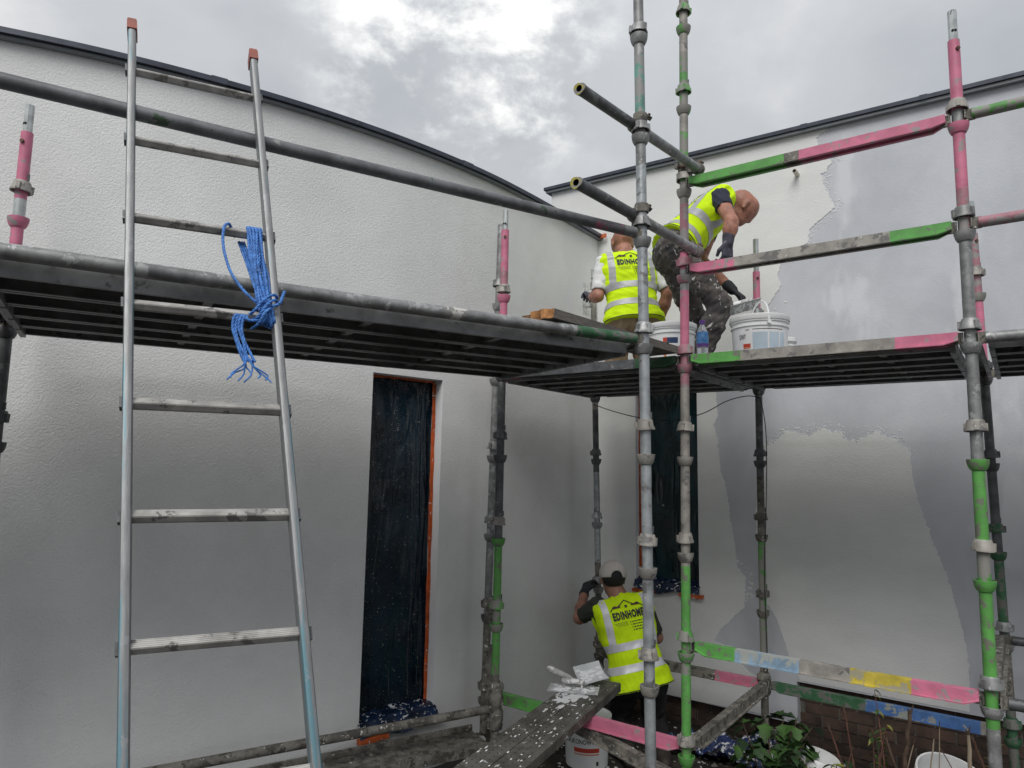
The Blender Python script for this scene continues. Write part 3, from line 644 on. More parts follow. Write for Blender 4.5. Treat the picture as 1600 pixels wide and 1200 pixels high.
standard(scR, PF, (-.011, .007), [(.25, .7, 'paint_green_dark'), (.7, .95, 'galv_dirty'), (.95, 1.46, 'paint_green_dark'), (1.46, 2.5, 'galv_dark'), (2.5, 2.95, 'paint_pink'), (2.95, 3.1, 'paint_pink_faded'), (3.1, 3.375, 'paint_pink_faded')],
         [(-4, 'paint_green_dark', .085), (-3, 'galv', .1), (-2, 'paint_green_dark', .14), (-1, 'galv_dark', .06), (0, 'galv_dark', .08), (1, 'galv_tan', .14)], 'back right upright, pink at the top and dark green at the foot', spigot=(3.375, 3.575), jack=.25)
PK, GN = 'paint_pink', 'paint_green'
channel(scR, PB, PC, ZD + 1, [(0, .42, GN), (.42, .48, 'galv_dirty'), (.48, 1, PK)], 'guard_rail', 'top guard rail, green then pink')
channel(scR, PB, PC, ZD + .5, [(0, .2, PK), (.2, .8, 'galv_tan'), (.8, 1, GN)], 'guard_rail', 'middle guard rail, grey with pink and green ends')
channel(scR, PB, PC, ZD, [(0, .22, GN), (.22, .80, 'galv_tan'), (.80, 1, PK)], 'ledger', 'deck edge rail, grey with green and pink ends')
channel(scR, PB, PC, ZD - 1.5, [(0, .17, GN), (.17, .42, 'paint_blue_pale'), (.42, .6, 'galv_tan'), (.6, .8, 'paint_yellow'), (.8, 1, PK)], 'ledger', 'low rail painted green, blue, yellow and pink')
channel(scR, PE2, PB, ZD, [(0, .12, PK), (.12, .8, 'galv_dark'), (.8, 1, 'paint_green_dark')], 'ledger')
channel(scR, PE2, PB, ZD - 2, [(0, .3, GN), (.3, .52, 'galv_dirty'), (.52, 1, PK)], 'ledger', 'low rail, green at one end and pink at the other')
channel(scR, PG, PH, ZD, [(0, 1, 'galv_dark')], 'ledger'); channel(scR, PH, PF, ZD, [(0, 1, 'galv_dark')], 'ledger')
channel(scR, PG, PH, ZD - 2, [(0, .76, 'galv_dirty'), (.76, 1, PK)], 'ledger')
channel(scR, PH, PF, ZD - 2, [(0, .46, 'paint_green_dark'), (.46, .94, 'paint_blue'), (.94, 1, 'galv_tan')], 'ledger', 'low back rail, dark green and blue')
channel(scR, PE2, PG, ZD, [(0, .3, PK), (.3, 1, 'galv_dark')]); channel(scR, PB, PH, ZD, [(0, 1, 'galv_dark')]); channel(scR, PC, PF, ZD, [(0, 1, 'galv')])
channel(scR, PB, PH, ZD - 2, [(0, 1, 'galv_dirty')]); channel(scR, PC, PF, ZD - 1.5, [(0, 1, 'galv_dirty')])
round_ledger(scR, PC, PC2, ZD + 1, [(0, 1, 'paint_green_worn')], .045); round_ledger(scR, PC, PC2, ZD + .5, [(0, .6, 'paint_pink_faded'), (.6, 1, 'galv_dark')], .045)
round_ledger(scR, PC, PC2, ZD, [(0, 1, 'galv')]); round_ledger(scR, PC, PC2, ZD - 1.5, [(0, 1, 'galv_dark')])
round_ledger(scR, PF, PF2, ZD - 1.5, [(0, 1, 'galv_dark')]); round_ledger(scR, PF, PF2, ZD, [(0, 1, 'galv_dark')])
standard(scR, PC2, (0, 0), [(.3, 3.9, 'galv')], [(k, 'galv', .09) for k in (-3, -2, -1, 0, 1, 2)], jack=.3); standard(scR, PF2, (0, 0), [(.3, 3.4, 'galv')], [(k, 'galv', .09) for k in (-3, -2, -1, 0, 1)], jack=.3)

def crust(o, P, z0, z1, seed, r=.034):
    rn_ = random.Random(seed); m = MB(); K = 18; n = 16; v = []
    for k in range(K + 1):
        for i in range(n): rr = (r + rn_.uniform(-.008, .010)) if 0 < k < K else RT - .001; v.append((P.x + rr * math.cos(i * 2 * math.pi / n), P.y + rr * math.sin(i * 2 * math.pi / n), z0 + (z1 - z0) * k / K))
    m.add(v, [(k * n + i, k * n + (i + 1) % n, (k + 1) * n + (i + 1) % n, (k + 1) * n + i) for k in range(K) for i in range(n)]); m.build('plaster_crust', 'galv_dirty', o, ang=60)
stL = [c for c in scL.children if c.name.startswith('standard')]; stR = [c for c in scR.children if c.name.startswith('standard')]
crust(stL[3], PE1, .40, .68, 1, .040); crust(stR[2], PE2, .42, .82, 2, .036); crust(stR[2], PE2, .95, 1.12, 5, .036); crust(stR[3], V(PG.x + .04, PG.y, 0), .38, .66, 3, .032)

# loose tubes clamped across the two middle uprights
def coupler(parent, Pst, z, tubep, tdir, lean):
    c1 = V(Pst.x + lean[0] * (z - ZD), Pst.y + lean[1] * (z - ZD), z); m = MB()
    m.lathe(c1 - UP * .022, [(RT + .001, 0), (RT + .009, .002), (RT + .010, .022), (RT + .009, .042), (RT + .001, .044)], 0, 18)
    m.lathe(tubep - tdir * .022, [(RT + .001, 0), (RT + .009, .002), (RT + .010, .022), (RT + .009, .042), (RT + .001, .044)], 0, 18, tdir)
    mid = (c1 + tubep) / 2; n_ = (tubep - c1).normalized(); side = n_.cross(UP).normalized()
    m.box(mid, (.04, .04, .05), 0, n_, side, UP)
    for cc, ax in ((c1, side), (tubep, UP)):
        s0 = cc + ax * (RT + .012) - n_ * .01
        m.tube(s0 - n_ * .03, s0 + n_ * .045, .0065, 1, 8); m.tube(s0 + n_ * .018, s0 + n_ * .032, .0125, 1, 6); m.box(s0 - n_ * .012, (.02, .03, .03), 0, n_, ax, n_.cross(ax))
    return m.build('coupler', ['galv_dirty', 'bolt_rust'], parent)
def loose_tube(p0, p1, label, mats, zA, zB, yel):
    p0, p1 = V(*p0), V(*p1); d = (p1 - p0).normalized(); t = thing('scaffold_tube', label, 'scaffold tube', p0, 'loose tubes clamped across the middle uprights')
    a, b_, _ = frame(d); m = MB(); n = 20; RO = RT * 1.04
    def rad(i): # squashed, flared mouth
        th = 2 * math.pi * i / n; return RO * (1.0 + .20 * abs(math.cos(th)) ** 3 + .10 * math.sin(3 * th + 1))
    rings = []
    for (off, k, inner) in ((.03, 0, 0), (0, 1, 0), (0, 1, 1), (.10, 1, 1)):
        rings.append([p0 + d * off + (a * math.cos(2 * math.pi * i / n) + b_ * math.sin(2 * math.pi * i / n)) * ((rad(i) if k else RO) if not inner else RT * .60) for i in range(n)])
    v = [p for r_ in rings for p in r_]
    for k, mm in ((0, 0), (1, 1), (2, 2)): pass
    o = len(m.v); m.v += [tuple(p) for p in v]
    for k, mm in ((0, 0), (1, 1), (2, 2)):
        for i in range(n): m.f.append((o + k * n + i, o + k * n + (i + 1) % n, o + (k + 1) * n + (i + 1) % n, o + (k + 1) * n + i)); m.m.append(mm)
    m.f.append(tuple(o + 3 * n + i for i in range(n))); m.m.append(2)
    m.tube(p0 + d * .03, p0.lerp(p1, .45), RO, 0, 20, cap=False); m.tube(p0.lerp(p1, .45), p1, RO, 3, 20)
    m.build('tube', [mats[0], 'tube_yellow_end', 'hollow', mats[1]], t)
    for Pst, lean in ((PA, (-.014, -.012)), (PB, (.013, .022))):
        q = V(Pst.x + lean[0] * .8, Pst.y + lean[1] * .8, 0); k = ((q - p0).xy.dot(d.xy)) / d.xy.dot(d.xy); tp = p0 + d * k
        coupler(t, Pst, tp.z + .028, tp, d, lean)
    return t
loose_tube((.261, 2.74, 3.533), (1.024, 3.68, 3.607), 'upper of the two short grey tubes with open ends sticking out by the middle uprights', ('galv_dark', 'galv'), 0, 0, 1)
loose_tube((.249, 2.72, 3.11), (.9845, 3.65, 3.135), 'lower of the two short tubes, its open end yellow, clamped by the middle uprights', ('galv_dark', 'galv'), 0, 0, 1)

# steel deck boards
BW = .228
def bprof():
    h = BW / 2 - .004; half = [(h, 0), (h, -.052), (h - .022, -.052), (h - .022, -.047), (h - .005, -.047), (h - .005, -.005), (.062, -.005), (.056, -.017), (.044, -.017), (.038, -.005), (.012, -.005), (.008, -.012)]
    return half + [(-x, y) for (x, y) in reversed(half)]
def deck_board(mesh_cache, L_):
    key = round(L_, 3)
    if key not in mesh_cache:
        m = MB(); m.extr(bprof(), (0, 0, 0), (L_, 0, 0)); cc = MB(); cc.box((0, 0, -.03), (.03, BW - .03, .012))
        e = MB(); e.box((0, 0, -.04), (.02, BW - .02, .05))
        mesh_cache[key] = [('sheet', m.mesh('board_sheet', ['board_steel']), 0)] + [('stiffener', cc.mesh('stiffener', ['galv']), L_ * t) for t in (.26, .5, .74)] + [('end_hook', e.mesh('end_hook', ['board_steel']), q) for q in (.012, L_ - .012)]
    return mesh_cache[key]
BC = {}
def lay_boards(P0, d, nrm_, L_, z, n, start, label_fn, group):
    rz = math.atan2(d.y, d.x)
    me = deck_board(BC, L_)
    for i in range(n):
        loc = P0 + nrm_ * (start + i * (BW + .004)) + UP * z
        t = thing('deck_board', label_fn(i), 'deck board', loc, group); t.rotation_euler = (0, 0, rz)
        for nm, mm, x in me:
            o = bpy.data.objects.new(nm, mm); COL.objects.link(o); o.parent = t; o.location = (x, 0, 0)
ORD = ['outermost', 'second', 'third', 'fourth', 'fifth']
lay_boards(PL + DL * .06, DL, NL, 2.5 - .12, 2.518, 5, .16, lambda i: ['outermost long steel deck board of the left scaffold, under the round rail', 'second long steel deck board from the outer rail of the left scaffold', 'middle long steel deck board of the left scaffold', 'fourth long steel deck board from the outer rail, left scaffold', 'innermost long steel deck board of the left scaffold, nearest the curved wall'][i], 'long deck boards of the left scaffold')
lay_boards(PL - DL * 2.44, DL, NL, 2.5 - .12, 2.518, 5, .16, lambda i: ['outermost', 'second', 'middle', 'fourth', 'innermost'][i] + ' steel deck board running out past the left edge of view', 'deck boards at the far left')
lay_boards(PE2 + DR * .06, DR, NR, 1.3 - .12, 2.541, 5, .155, lambda i: ['front', 'second from the front', 'middle', 'second from the back', 'rear'][i] + ' short steel deck board in the corner bay under the kneeling worker', 'short deck boards of the corner bay')
lay_boards(PB + DR * .06, DR, NR, 1.3 - .12, 2.541, 5, .155, lambda i: ['front', 'second from the front', 'middle', 'second from the back', 'rear'][i] + ' short steel deck board under the bending worker and tubs', 'short deck boards of the right bay')
lay_boards(PC + DR * .06, DR, NR, 1.8 - .12, 2.541, 5, .155, lambda i: ['front', 'second from the front', 'middle', 'second from the back', 'rear'][i] + ' steel deck board running out of the right edge of view', 'deck boards at the far right')

# ------------------------------------------------------------------ timber board bridging the gap
tb = thing('scaffold_board', 'weathered timber board with broken orange end bridging the scaffold corner', 'timber board', (.5, 3.3, 2.56))
a_, b_ = V(.159, 2.804, 0), V(.895, 3.672, 0); d_ = (b_ - a_).normalized(); n_ = V(-d_.y, d_.x, 0)
m = MB(); rnd = random.Random(2)
def endj(u, lo): return a_ + n_ * u + d_ * lo
K = 10; us = [.205 * i / K for i in range(K + 1)]; js = [.0 + rnd.uniform(0, .02) + (.045 if i > 6 else 0) for i in range(K + 1)]
top = [endj(u, j) + UP * 2.602 for u, j in zip(us, js)]; bot = [endj(u, j + rnd.uniform(-.01, .015)) + UP * 2.562 for u, j in zip(us, js)]
te = [b_ + n_ * u + UP * 2.602 for u in us]; be = [b_ + n_ * u + UP * 2.562 for u in us]
v = top + bot + te + be; n = K + 1
for i in range(K):
    m.add([top[i], top[i + 1], bot[i + 1], bot[i]], [(0, 1, 2, 3)], 1 if i < 6 else 2)
    m.add([top[i], top[i + 1], te[i + 1], te[i]], [(0, 1, 2, 3)]); m.add([bot[i], bot[i + 1], be[i + 1], be[i]], [(0, 1, 2, 3)]); m.add([te[i], te[i + 1], be[i + 1], be[i]], [(0, 1, 2, 3)])
m.add([top[0], bot[0], be[0], te[0]], [(0, 1, 2, 3)]); m.add([top[K], bot[K], be[K], te[K]], [(0, 1, 2, 3)])
m.build('board', ['timber_grey', 'timber_end', 'timber_end_dark'], tb)
m = MB(); m.beam(b_ - d_ * .10 + n_ * .1 + UP * 2.606, b_ - d_ * .13 + n_ * .1 + UP * 2.606, .206, .003, 0); m.build('end_band', 'galv', tb)

# ------------------------------------------------------------------ ladder
LP0 = V(-1.16325, 2.00673, 2.91228); LRD = V(.90771, .41960, 0); LE = V(.22915, -.29553, -.93124).normalized(); LW = .35046; LSP = .297
lad = thing('ladder', 'aluminium ladder with red end caps leaning on the left scaffold rail', 'ladder', (-.3, 1.1, 0))
LN = LRD.cross(LE).normalized()
def stile(off):
    p0 = LP0 + LRD * off - LE * .495; p1 = LP0 + LRD * off + LE * 3.12; m = MB()
    pf = [(-.0115, -.021), (-.009, -.0245), (-.004, -.026), (.004, -.026), (.009, -.0245), (.0115, -.021), (.0115, .021), (.009, .0245), (.004, .026), (-.004, .026), (-.009, .0245), (-.0115, .021)]
    m.extr(pf, (0, 0, 0), (0, 0, (p1 - p0).length), 0, (0, 1, 0)); o = bpy.data.objects.new('stile', m.mesh('stile', ['aluminium'])); COL.objects.link(o); o.parent = lad
    zx = (LRD - LE * LRD.dot(LE)).normalized(); B_ = Matrix((zx, LE.cross(zx), LE)).transposed().to_4x4(); B_.translation = p0 - root_loc(lad); o.matrix_basis = B_
    inv = B_.inverted()
    c = MB(); c.beam(p0 - LE * .012, p0 + LE * .028, .029, .058, 0, LN); c.beam(p0 - LE * .02, p0 - LE * .010, .025, .054, 0, LN); e_ = c.build('end_cap', 'red_plastic', o); e_.matrix_basis = inv
    f = MB(); f.beam(p1 - LE * .04, p1 + LE * .012, .032, .062, 0, LN); e_ = f.build('foot', 'cable_black', o); e_.matrix_basis = inv
stile(-.014); stile(LW + .014)
gp = []
for i in range(9): gp += [(-.0125 + .0029 * i, .0125 if i % 2 == 0 else .0105), (-.0125 + .0029 * i + .0014, .0125 if i % 2 == 0 else .0105)]
RP = gp + [(.0135, .009), (.012, -.006), (.007, -.0125), (-.007, -.0125), (-.012, -.006), (-.0135, .009)]
rme = None
for k in range(-1, 10):
    c0 = LP0 + LE * (k * LSP)
    m = MB(); m.extr(RP, c0 - LRD * .012, c0 + LRD * (LW + .012), 0, V(.25, -.55, 1)); o = m.build('rung', 'aluminium_rung', lad, ang=25)
    for q in (-.0295, LW + .0295): m = MB(); m.box(c0 + LRD * q, (.006, .026, .03), 0, LRD, LN, LE); m.build('rung_end', 'galv_dark', o)

# ------------------------------------------------------------------ blue rope
rp0 = LP0 + LE * LSP; rp1 = LP0 + LE * (2 * LSP)
rnd = random.Random(12)
def on_ladder(u, t, n): return LP0 + LRD * (LW * u) + LE * (t * LSP) - (-LN) * 0 + LNF * n
LNF = LN if LN.y < 0 else -LN
rope = thing('rope', 'coiled bright blue rope hung over the ladder rung with frayed ends', 'rope', on_ladder(.9, 2, .03))
m = MB()
def strandpath(ctrl, per=7):
    P = [Vector(c) for c in ctrl]; out = []
    for i in range(len(P) - 1):
        p0, p1, p2, p3 = (P[max(0, min(len(P) - 1, i + k))] for k in (-1, 0, 1, 2))
        for j in range(per):
            t = j / per; out.append(.5 * ((2 * p1) + (p2 - p0) * t + (2 * p0 - 5 * p1 + 4 * p2 - p3) * t * t + (3 * p1 - p0 - 3 * p2 + p3) * t ** 3))
    out.append(P[-1]); return out
def twisted(ctrl, r, m, per=9):
    path = strandpath(ctrl, per); K = len(path); a = None; fr_ = []; L_ = 0
    for i, p in enumerate(path):
        d = (path[min(i + 1, K - 1)] - path[max(i - 1, 0)]).normalized()
        if a is None: a = frame(d)[0]
        a = (a - d * a.dot(d)).normalized(); fr_.append((p, a.copy(), d.cross(a), L_)); L_ += (path[min(i + 1, K - 1)] - p).length
    for k in range(3):
        m.sweep([p + (A_ * math.cos(l / .011 * 2 + k * 2.094) + B_ * math.sin(l / .011 * 2 + k * 2.094)) * r * .5 for (p, A_, B_, l) in fr_], r * .58, 0, 6)
for i in range(9):
    u = .865 + .0135 * i; n0 = .018 + .008 * (i % 2); e = .895 + .012 * i
    j = lambda s=.006: rnd.uniform(-s, s)
    twisted([on_ladder(u, .99, -.022), on_ladder(u, .945, -.012), on_ladder(u, .94, .012), on_ladder(u, 1.02, n0), on_ladder(u + .0 + j(.02), 1.3, n0 + j()), on_ladder(u + .02 + j(.02), 1.6, n0 + j()), on_ladder(e, 1.86, n0 + .008 + j()), on_ladder(e + .02, 2.03 + j(.05), n0 + .012), on_ladder(e + .02, 2.10 + j(.03), n0 - .006), on_ladder(e + .01, 2.05, -.012)], .0046, m)
for i in range(3): twisted([on_ladder(.80 + .02 * i, 1.03, -.03), on_ladder(.83 + .02 * i, 1.25, -.015), on_ladder(.88 + .01 * i, 1.6, .005), on_ladder(.92, 1.86, .02)], .0046, m)
twisted([on_ladder(.77, 1.0, -.022), on_ladder(.745, .945, -.01), on_ladder(.71, .94, .016), on_ladder(.665, 1.05, .03), on_ladder(.655, 1.3, .034), on_ladder(.70, 1.58, .034), on_ladder(.79, 1.78, .034), on_ladder(.88, 1.9, .034)], .0046, m)
for (u0, z0, u1, z1) in ((.82, 2.0, 1.06, 1.80), (.85, 2.06, 1.06, 1.86), (.84, 2.15, 1.02, 1.97)):
    twisted([on_ladder(u0, z0, .006), on_ladder(u0 + .05, z0 - .01, .036), on_ladder((u0 + u1) / 2, (z0 + z1) / 2, .052), on_ladder(u1 - .04, z1 + .02, .046), on_ladder(u1, z1, .02)], .0046, m)
twisted([on_ladder(1.0, 1.96, .048), on_ladder(1.06, 1.92, .05), on_ladder(1.09, 1.82, .04), on_ladder(1.115, 1.74, .035)], .0046, m)
m.build('coil', 'rope_blue', rope, ang=60)
m = MB()
for i in range(4):
    u = .70 + .022 * i
    twisted([on_ladder(.93, 2.06, .02), on_ladder(.82, 2.12, .035), on_ladder(u + .02, 2.08, .04), on_ladder(u - .01, 2.2, .034), on_ladder(u + .01 + rnd.uniform(-.01, .01), 2.34, .03), on_ladder(u + .045 + rnd.uniform(-.01, .01), 2.48, .028), on_ladder(u + .06 + rnd.uniform(-.01, .02), 2.55, .026)], .0042, m)
    for k in range(2):
        e = u + .06
        m.sweep(strandpath([on_ladder(e, 2.52, .026), on_ladder(e + rnd.uniform(-.03, .03), 2.6, .028 + rnd.uniform(-.01, .01)), on_ladder(e + (i - 1.5) * .04 + rnd.uniform(-.04, .05), 2.68, .026), on_ladder(e + (i - 1.5) * .08 + rnd.uniform(-.06, .08), 2.72 + rnd.uniform(.0, .05), .026)], 5), .0024, 0, 5)
m.build('frayed_tail', 'rope_blue', rope, ang=60)
#PART2#
# ------------------------------------------------------------------ low plank, trays and loose beam
PD_ = V(-.4527, -.8917, 0); PNn = V(.8917, -.4527, 0)
pk = thing('walkway_plank', 'perforated steel plank splashed with white plaster, sloping away at the bottom', 'plank', (.585, 4.53, .56))
c0 = V(.585, 4.53, 0); m = MB()
prof = [(-.135, .040), (-.003, .040), (-.003, .034), (.003, .034), (.003, .040), (.135, .040), (.140, .035), (.140, -.010), (.128, -.010), (.128, .030), (-.128, .030), (-.128, -.010), (-.140, -.010), (-.140, .035)]
m.extr(prof, c0 + UP * .572, c0 + PD_ * 1.9 + UP * .572); m.build('sheet', 'plank_steel', pk)
m = MB(); rnd = random.Random(31)
for i in range(46):
    for u in (-.105, -.07, -.035, .035, .07, .105):
        p = c0 + PD_ * (.04 + .04 * i + (.02 if int(u * 1000) % 2 else 0)) + PNn * u + UP * .6126
        m.add([p + (PD_ * math.cos(t) * .006 + PNn * math.sin(t) * .0035) for t in (k * 1.0472 for k in range(6))], [(0, 1, 2, 3, 4, 5)])
tag(m.build('grip_holes', 'hollow', pk), kind='stuff')
m = MB()
def blob(c, X, Y, rx, ry, h, k=9):
    a0 = rnd.random() * 6; pts = [c + X * rx * rnd.uniform(.55, 1.15) * math.cos(a0 + i * 6.283 / k) + Y * ry * rnd.uniform(.55, 1.15) * math.sin(a0 + i * 6.283 / k) for i in range(k)]
    inn = [c + (p - c) * .6 + UP * h * rnd.uniform(.6, 1) for p in pts]; n = k
    m.add(pts + inn + [c + UP * h], [(i, (i + 1) % n, n + (i + 1) % n, n + i) for i in range(n)] + [(n + i, n + (i + 1) % n, 2 * n) for i in range(n)])
for i in range(95):
    t = rnd.gauss(.36, .10); u = rnd.gauss(-.05, .05)
    if abs(u) < .13: blob(c0 + PD_ * t + PNn * u + UP * .6122, PD_, PNn, rnd.uniform(.008, .045), rnd.uniform(.005, .020), rnd.uniform(.0008, .002), 15)
for i in range(90): blob(c0 + PD_ * rnd.uniform(.02, 1.5) + PNn * rnd.uniform(-.13, .13) + UP * .6122, PD_, PNn, rnd.uniform(.002, .02), rnd.uniform(.002, .007), .002, 9)
tag(m.build('plaster_splashes', 'plaster_wet', pk), kind='stuff')
for sg in (-1, 1):
    m = MB(); m.box(c0 + PNn * .07 * sg + PD_ * .006 + UP * .585, (.13, .012, .05), 0, PNn, PD_, UP); m.build('end_cap', 'galv_dirty', pk)

tr = thing('deck_board', 'muddy steel board low along the foot of the curved wall', 'deck board', (PE1.x, PE1.y, .5))
q0 = PE1 + NL * .14 - DL * .05; m = MB(); m.extr(bprof(), q0 - NL * .05 + UP * .345, q0 - NL * .05 - DL * 2.3 + UP * .345); m.build('sheet', 'galv_dirty', tr)
m = MB(); m.beam(q0 + NL * .058 + UP * .364, q0 + NL * .058 - DL * 2.3 + UP * .364, .014, .034); m.build('rim', 'galv_dirty', tr)
lb = thing('loose_beam', 'muddy steel beam lying under the plaster splashed plank', 'beam', (.35, 4.0, .3))
m = MB(); ax0, ax1 = V(.28, 4.30, .46), V(.82, 3.62, .40); a, b_, d = frame(ax1 - ax0); loft(m, [[c + a * x + b_ * y for x, y in CH] for c in (ax0, ax1)], [0]); m.build('beam', 'galv_dirty', lb)

# trowels on the plank
def trowel(label, c, X, Y, size, mats, handle=True, arch=.045, tilt=0, group=None):
    X = Vector(X).normalized(); Y = Vector(Y).normalized(); Z = X.cross(Y).normalized()
    if Z.z < 0: Z = -Z
    t = thing('trowel', label, 'trowel', c, group); m = MB(); n = 14
    L_, W_ = size
    def fn(u, v): return Vector(c) + X * (u - .5) * L_ + Y * (v - .5) * W_ + Z * (tilt * (v - .5) ** 2 * .06)
    grid(m, fn, n, 6); grid(m, lambda u, v: fn(u, v) + Z * .0022, n, 6)
    P = [fn(0, 0), fn(1, 0), fn(1, 1), fn(0, 1)]
    for i in range(4): m.add([P[i], P[(i + 1) % 4], P[(i + 1) % 4] + Z * .0022, P[i] + Z * .0022], [(0, 1, 2, 3)])
    bl = m.build('blade', mats[0], t)
    if handle:
        h = MB(); cc = Vector(c) + Z * arch
        h.sweep([cc - X * .075, cc - X * .07, cc - X * .03, cc + X * .02, cc + X * .06, cc + X * .068], [.004, .016, .0175, .0165, .0175, .006], 0, 12); h.build('handle', mats[1], t)
        s_ = MB(); s_.sweep([Vector(c) - X * .06 + Z * .002, Vector(c) - X * .06 + Z * arch * .5, cc - X * .05], .006, 0, 8); s_.build('shank', mats[1], t)
        s_ = MB(); s_.sweep([Vector(c) + X * .05 + Z * .002, Vector(c) + X * .05 + Z * arch * .5, cc + X * .045], .006, 0, 8); s_.build('shank', mats[1], t)
    m = MB(); rnd_ = random.Random(5)
    for i in range(26):
        p = fn(rnd_.uniform(.1, .9), rnd_.uniform(.15, .85)) + Z * .0028; k = 8; rx, ry, a0 = rnd_.uniform(.01, .04), rnd_.uniform(.005, .016), rnd_.random() * 6
        pts = [p + X * rx * rnd_.uniform(.6, 1.1) * math.cos(a0 + j * 6.283 / k) + Y * ry * rnd_.uniform(.6, 1.1) * math.sin(a0 + j * 6.283 / k) for j in range(k)]
        m.add(pts + [p + Z * .007], [(j, (j + 1) % k, k) for j in range(k)])
    tag(m.build('plaster_smears', 'plaster_wet', t), kind='stuff')
    return t
trowel('white plastering trowel with plaster on its blade lying flat on the low plank', V(.402, 4.31, .618), (.94, -.20, .0), (.2, .94, 0), (.30, .15), ('trowel_steel', 'trowel_handle'))
trowel('clear plastic float resting on top of the white trowel', V(.515, 4.42, .672), (.86, .42, .10), (-.30, .75, .42), (.19, .15), ('acrylic', 'trowel_handle'), False, tilt=1)
hd = MB(); hd.sweep([V(.245, 4.40, .715), V(.265, 4.40, .71), V(.33, 4.385, .685), V(.38, 4.37, .668), V(.41, 4.36, .655)], [.008, .0185, .018, .016, .008], 0, 12)
tag(hd.build('float_handle', 'trowel_handle', None, V(.33, 4.385, .68)), 'round white plaster coated handle propped on the flat trowel', 'tool handle')

# ------------------------------------------------------------------ tubs and bottle
def on_tub(c, r0, r1, h, th, z, off=.0012):
    rr = r0 + (r1 - r0) * z / h + off; return V(c[0] + rr * math.cos(th), c[1] + rr * math.sin(th), c[2] + z)
def tub(name, label, c, r0, r1, h, lid=True, handle='up', prints=(), texts=(), axis=None, group=None, mat='tub_white', hang=0.):
    t = thing(name, label, 'tub', c, group); C = Vector(c)
    prof = [(0, .004), (r0 - .01, 0), (r0, .006), (r0 + (r1 - r0) * .80, h * .80), (r1 + .004, h * .80), (r1 + .004, h * .83), (r0 + (r1 - r0) * .86, h * .83), (r0 + (r1 - r0) * .9, h * .90), (r1 + .006, h * .90), (r1 + .006, h)]
    prof += [(r1 - .004, h), (r0 - .006, .012), (0, .012)]
    m = MB(); m.lathe(c, prof, 0, 40); body = m.build('body', mat, t, ang=40)
    if lid:
        m = MB(); m.lathe(c, [(r1 + .009, h * .93), (r1 + .011, h * .94), (r1 + .011, h + .010), (r1 + .004, h + .014), (r1 - .008, h + .012), (r1 - .014, h + .004), (0, h + .004)], 0, 40); m.build('lid', mat, t, ang=40)
    if handle:
        th = hang; e = V(math.cos(th), math.sin(th), 0); up = UP if handle == 'up' else (V(-math.sin(th), math.cos(th), 0) * .9 + UP * -.35)
        m = MB(); K = 20
        m.sweep([C + UP * h * .86 + e * (r1 + .012) * math.cos(math.pi * i / K) * (1 if handle != 'up' else .98) + up * (r1 * (1.0 if handle != 'up' else .95)) * math.sin(math.pi * i / K) ** .8 for i in range(K + 1)], .0055, 0, 8); m.build('handle', mat, t)
        for sg in (-1, 1): m = MB(); m.tube(C + UP * h * .86 + e * sg * (r1 - .002), C + UP * h * .86 + e * sg * (r1 + .018), .011, 0, 12); m.build('lug', mat, t)
    for (t0, t1, z0, z1, mt) in prints:
        m = MB(); grid(m, lambda u, v: on_tub(c, r0, r1, h, t0 + (t1 - t0) * u, z0 + (z1 - z0) * v, .0010 if mt == 'label_white' else .0016), 12, 2); m.build('label_print', mt, body)
    for (txt, t0, t1, z0, z1, mt) in texts:
        vs_, fs = text_mesh(txt, .012); m = MB(); m.add([on_tub(c, r0, r1, h, t0 + (t1 - t0) * x, z0 + (z1 - z0) * y, .0022) for x, y in vs_], fs); m.build('label_text', mt, body)
    return t
def facing(c): return math.atan2(-c[1], -c[0])      # angle on a tub that faces the viewer
c = (.985, 4.20, 2.541); f_ = facing(c); g_ = f_ - .36
tub('plaster_tub', 'white lidded plaster tub with red and navy label behind the pink upright', c, .13, .142, .27, True, None, [(g_ - .1, g_ + .75, .02, .20, 'label_white'), (g_ - .02, g_ + .16, .15, .185, 'label_red'), (g_ + .16, g_ + .62, .15, .185, 'label_navy'), (g_, g_ + .62, .095, .105, 'label_orange'), (g_, g_ + .5, .123, .127, 'label_grey'), (g_, g_ + .35, .112, .115, 'label_grey'), (g_, g_ + .12, .07, .088, 'label_orange'), (g_ + .3, g_ + .5, .160, .174, 'label_white')])
c = (1.465, 4.02, 2.541); f_ = facing(c)
tub('plaster_tub', 'large white lidded plaster tub with raised handle on the right deck', c, .148, .160, .285, True, 'up',
    [(f_ - .55, f_ + 1.0, .03, .215, 'label_white'), (f_ - .25, f_ + .28, .05, .19, 'label_blue_pale'), (f_ + .34, f_ + .72, .05, .19, 'label_blue_pale'), (f_ + .78, f_ + 1.0, .05, .19, 'label_blue_pale'), (f_ - .25, f_ + .9, .205, .209, 'label_ink'),
     (f_ - .62, f_ - .33, .105, .125, 'label_red'), (f_ - .62, f_ - .33, .096, .104, 'label_orange'), (f_ - .50, f_ - .38, .203, .208, 'label_ink')],
    [('OWY', f_ - .78, f_ - .50, .152, .182, 'label_ink')], hang=f_ + .32)
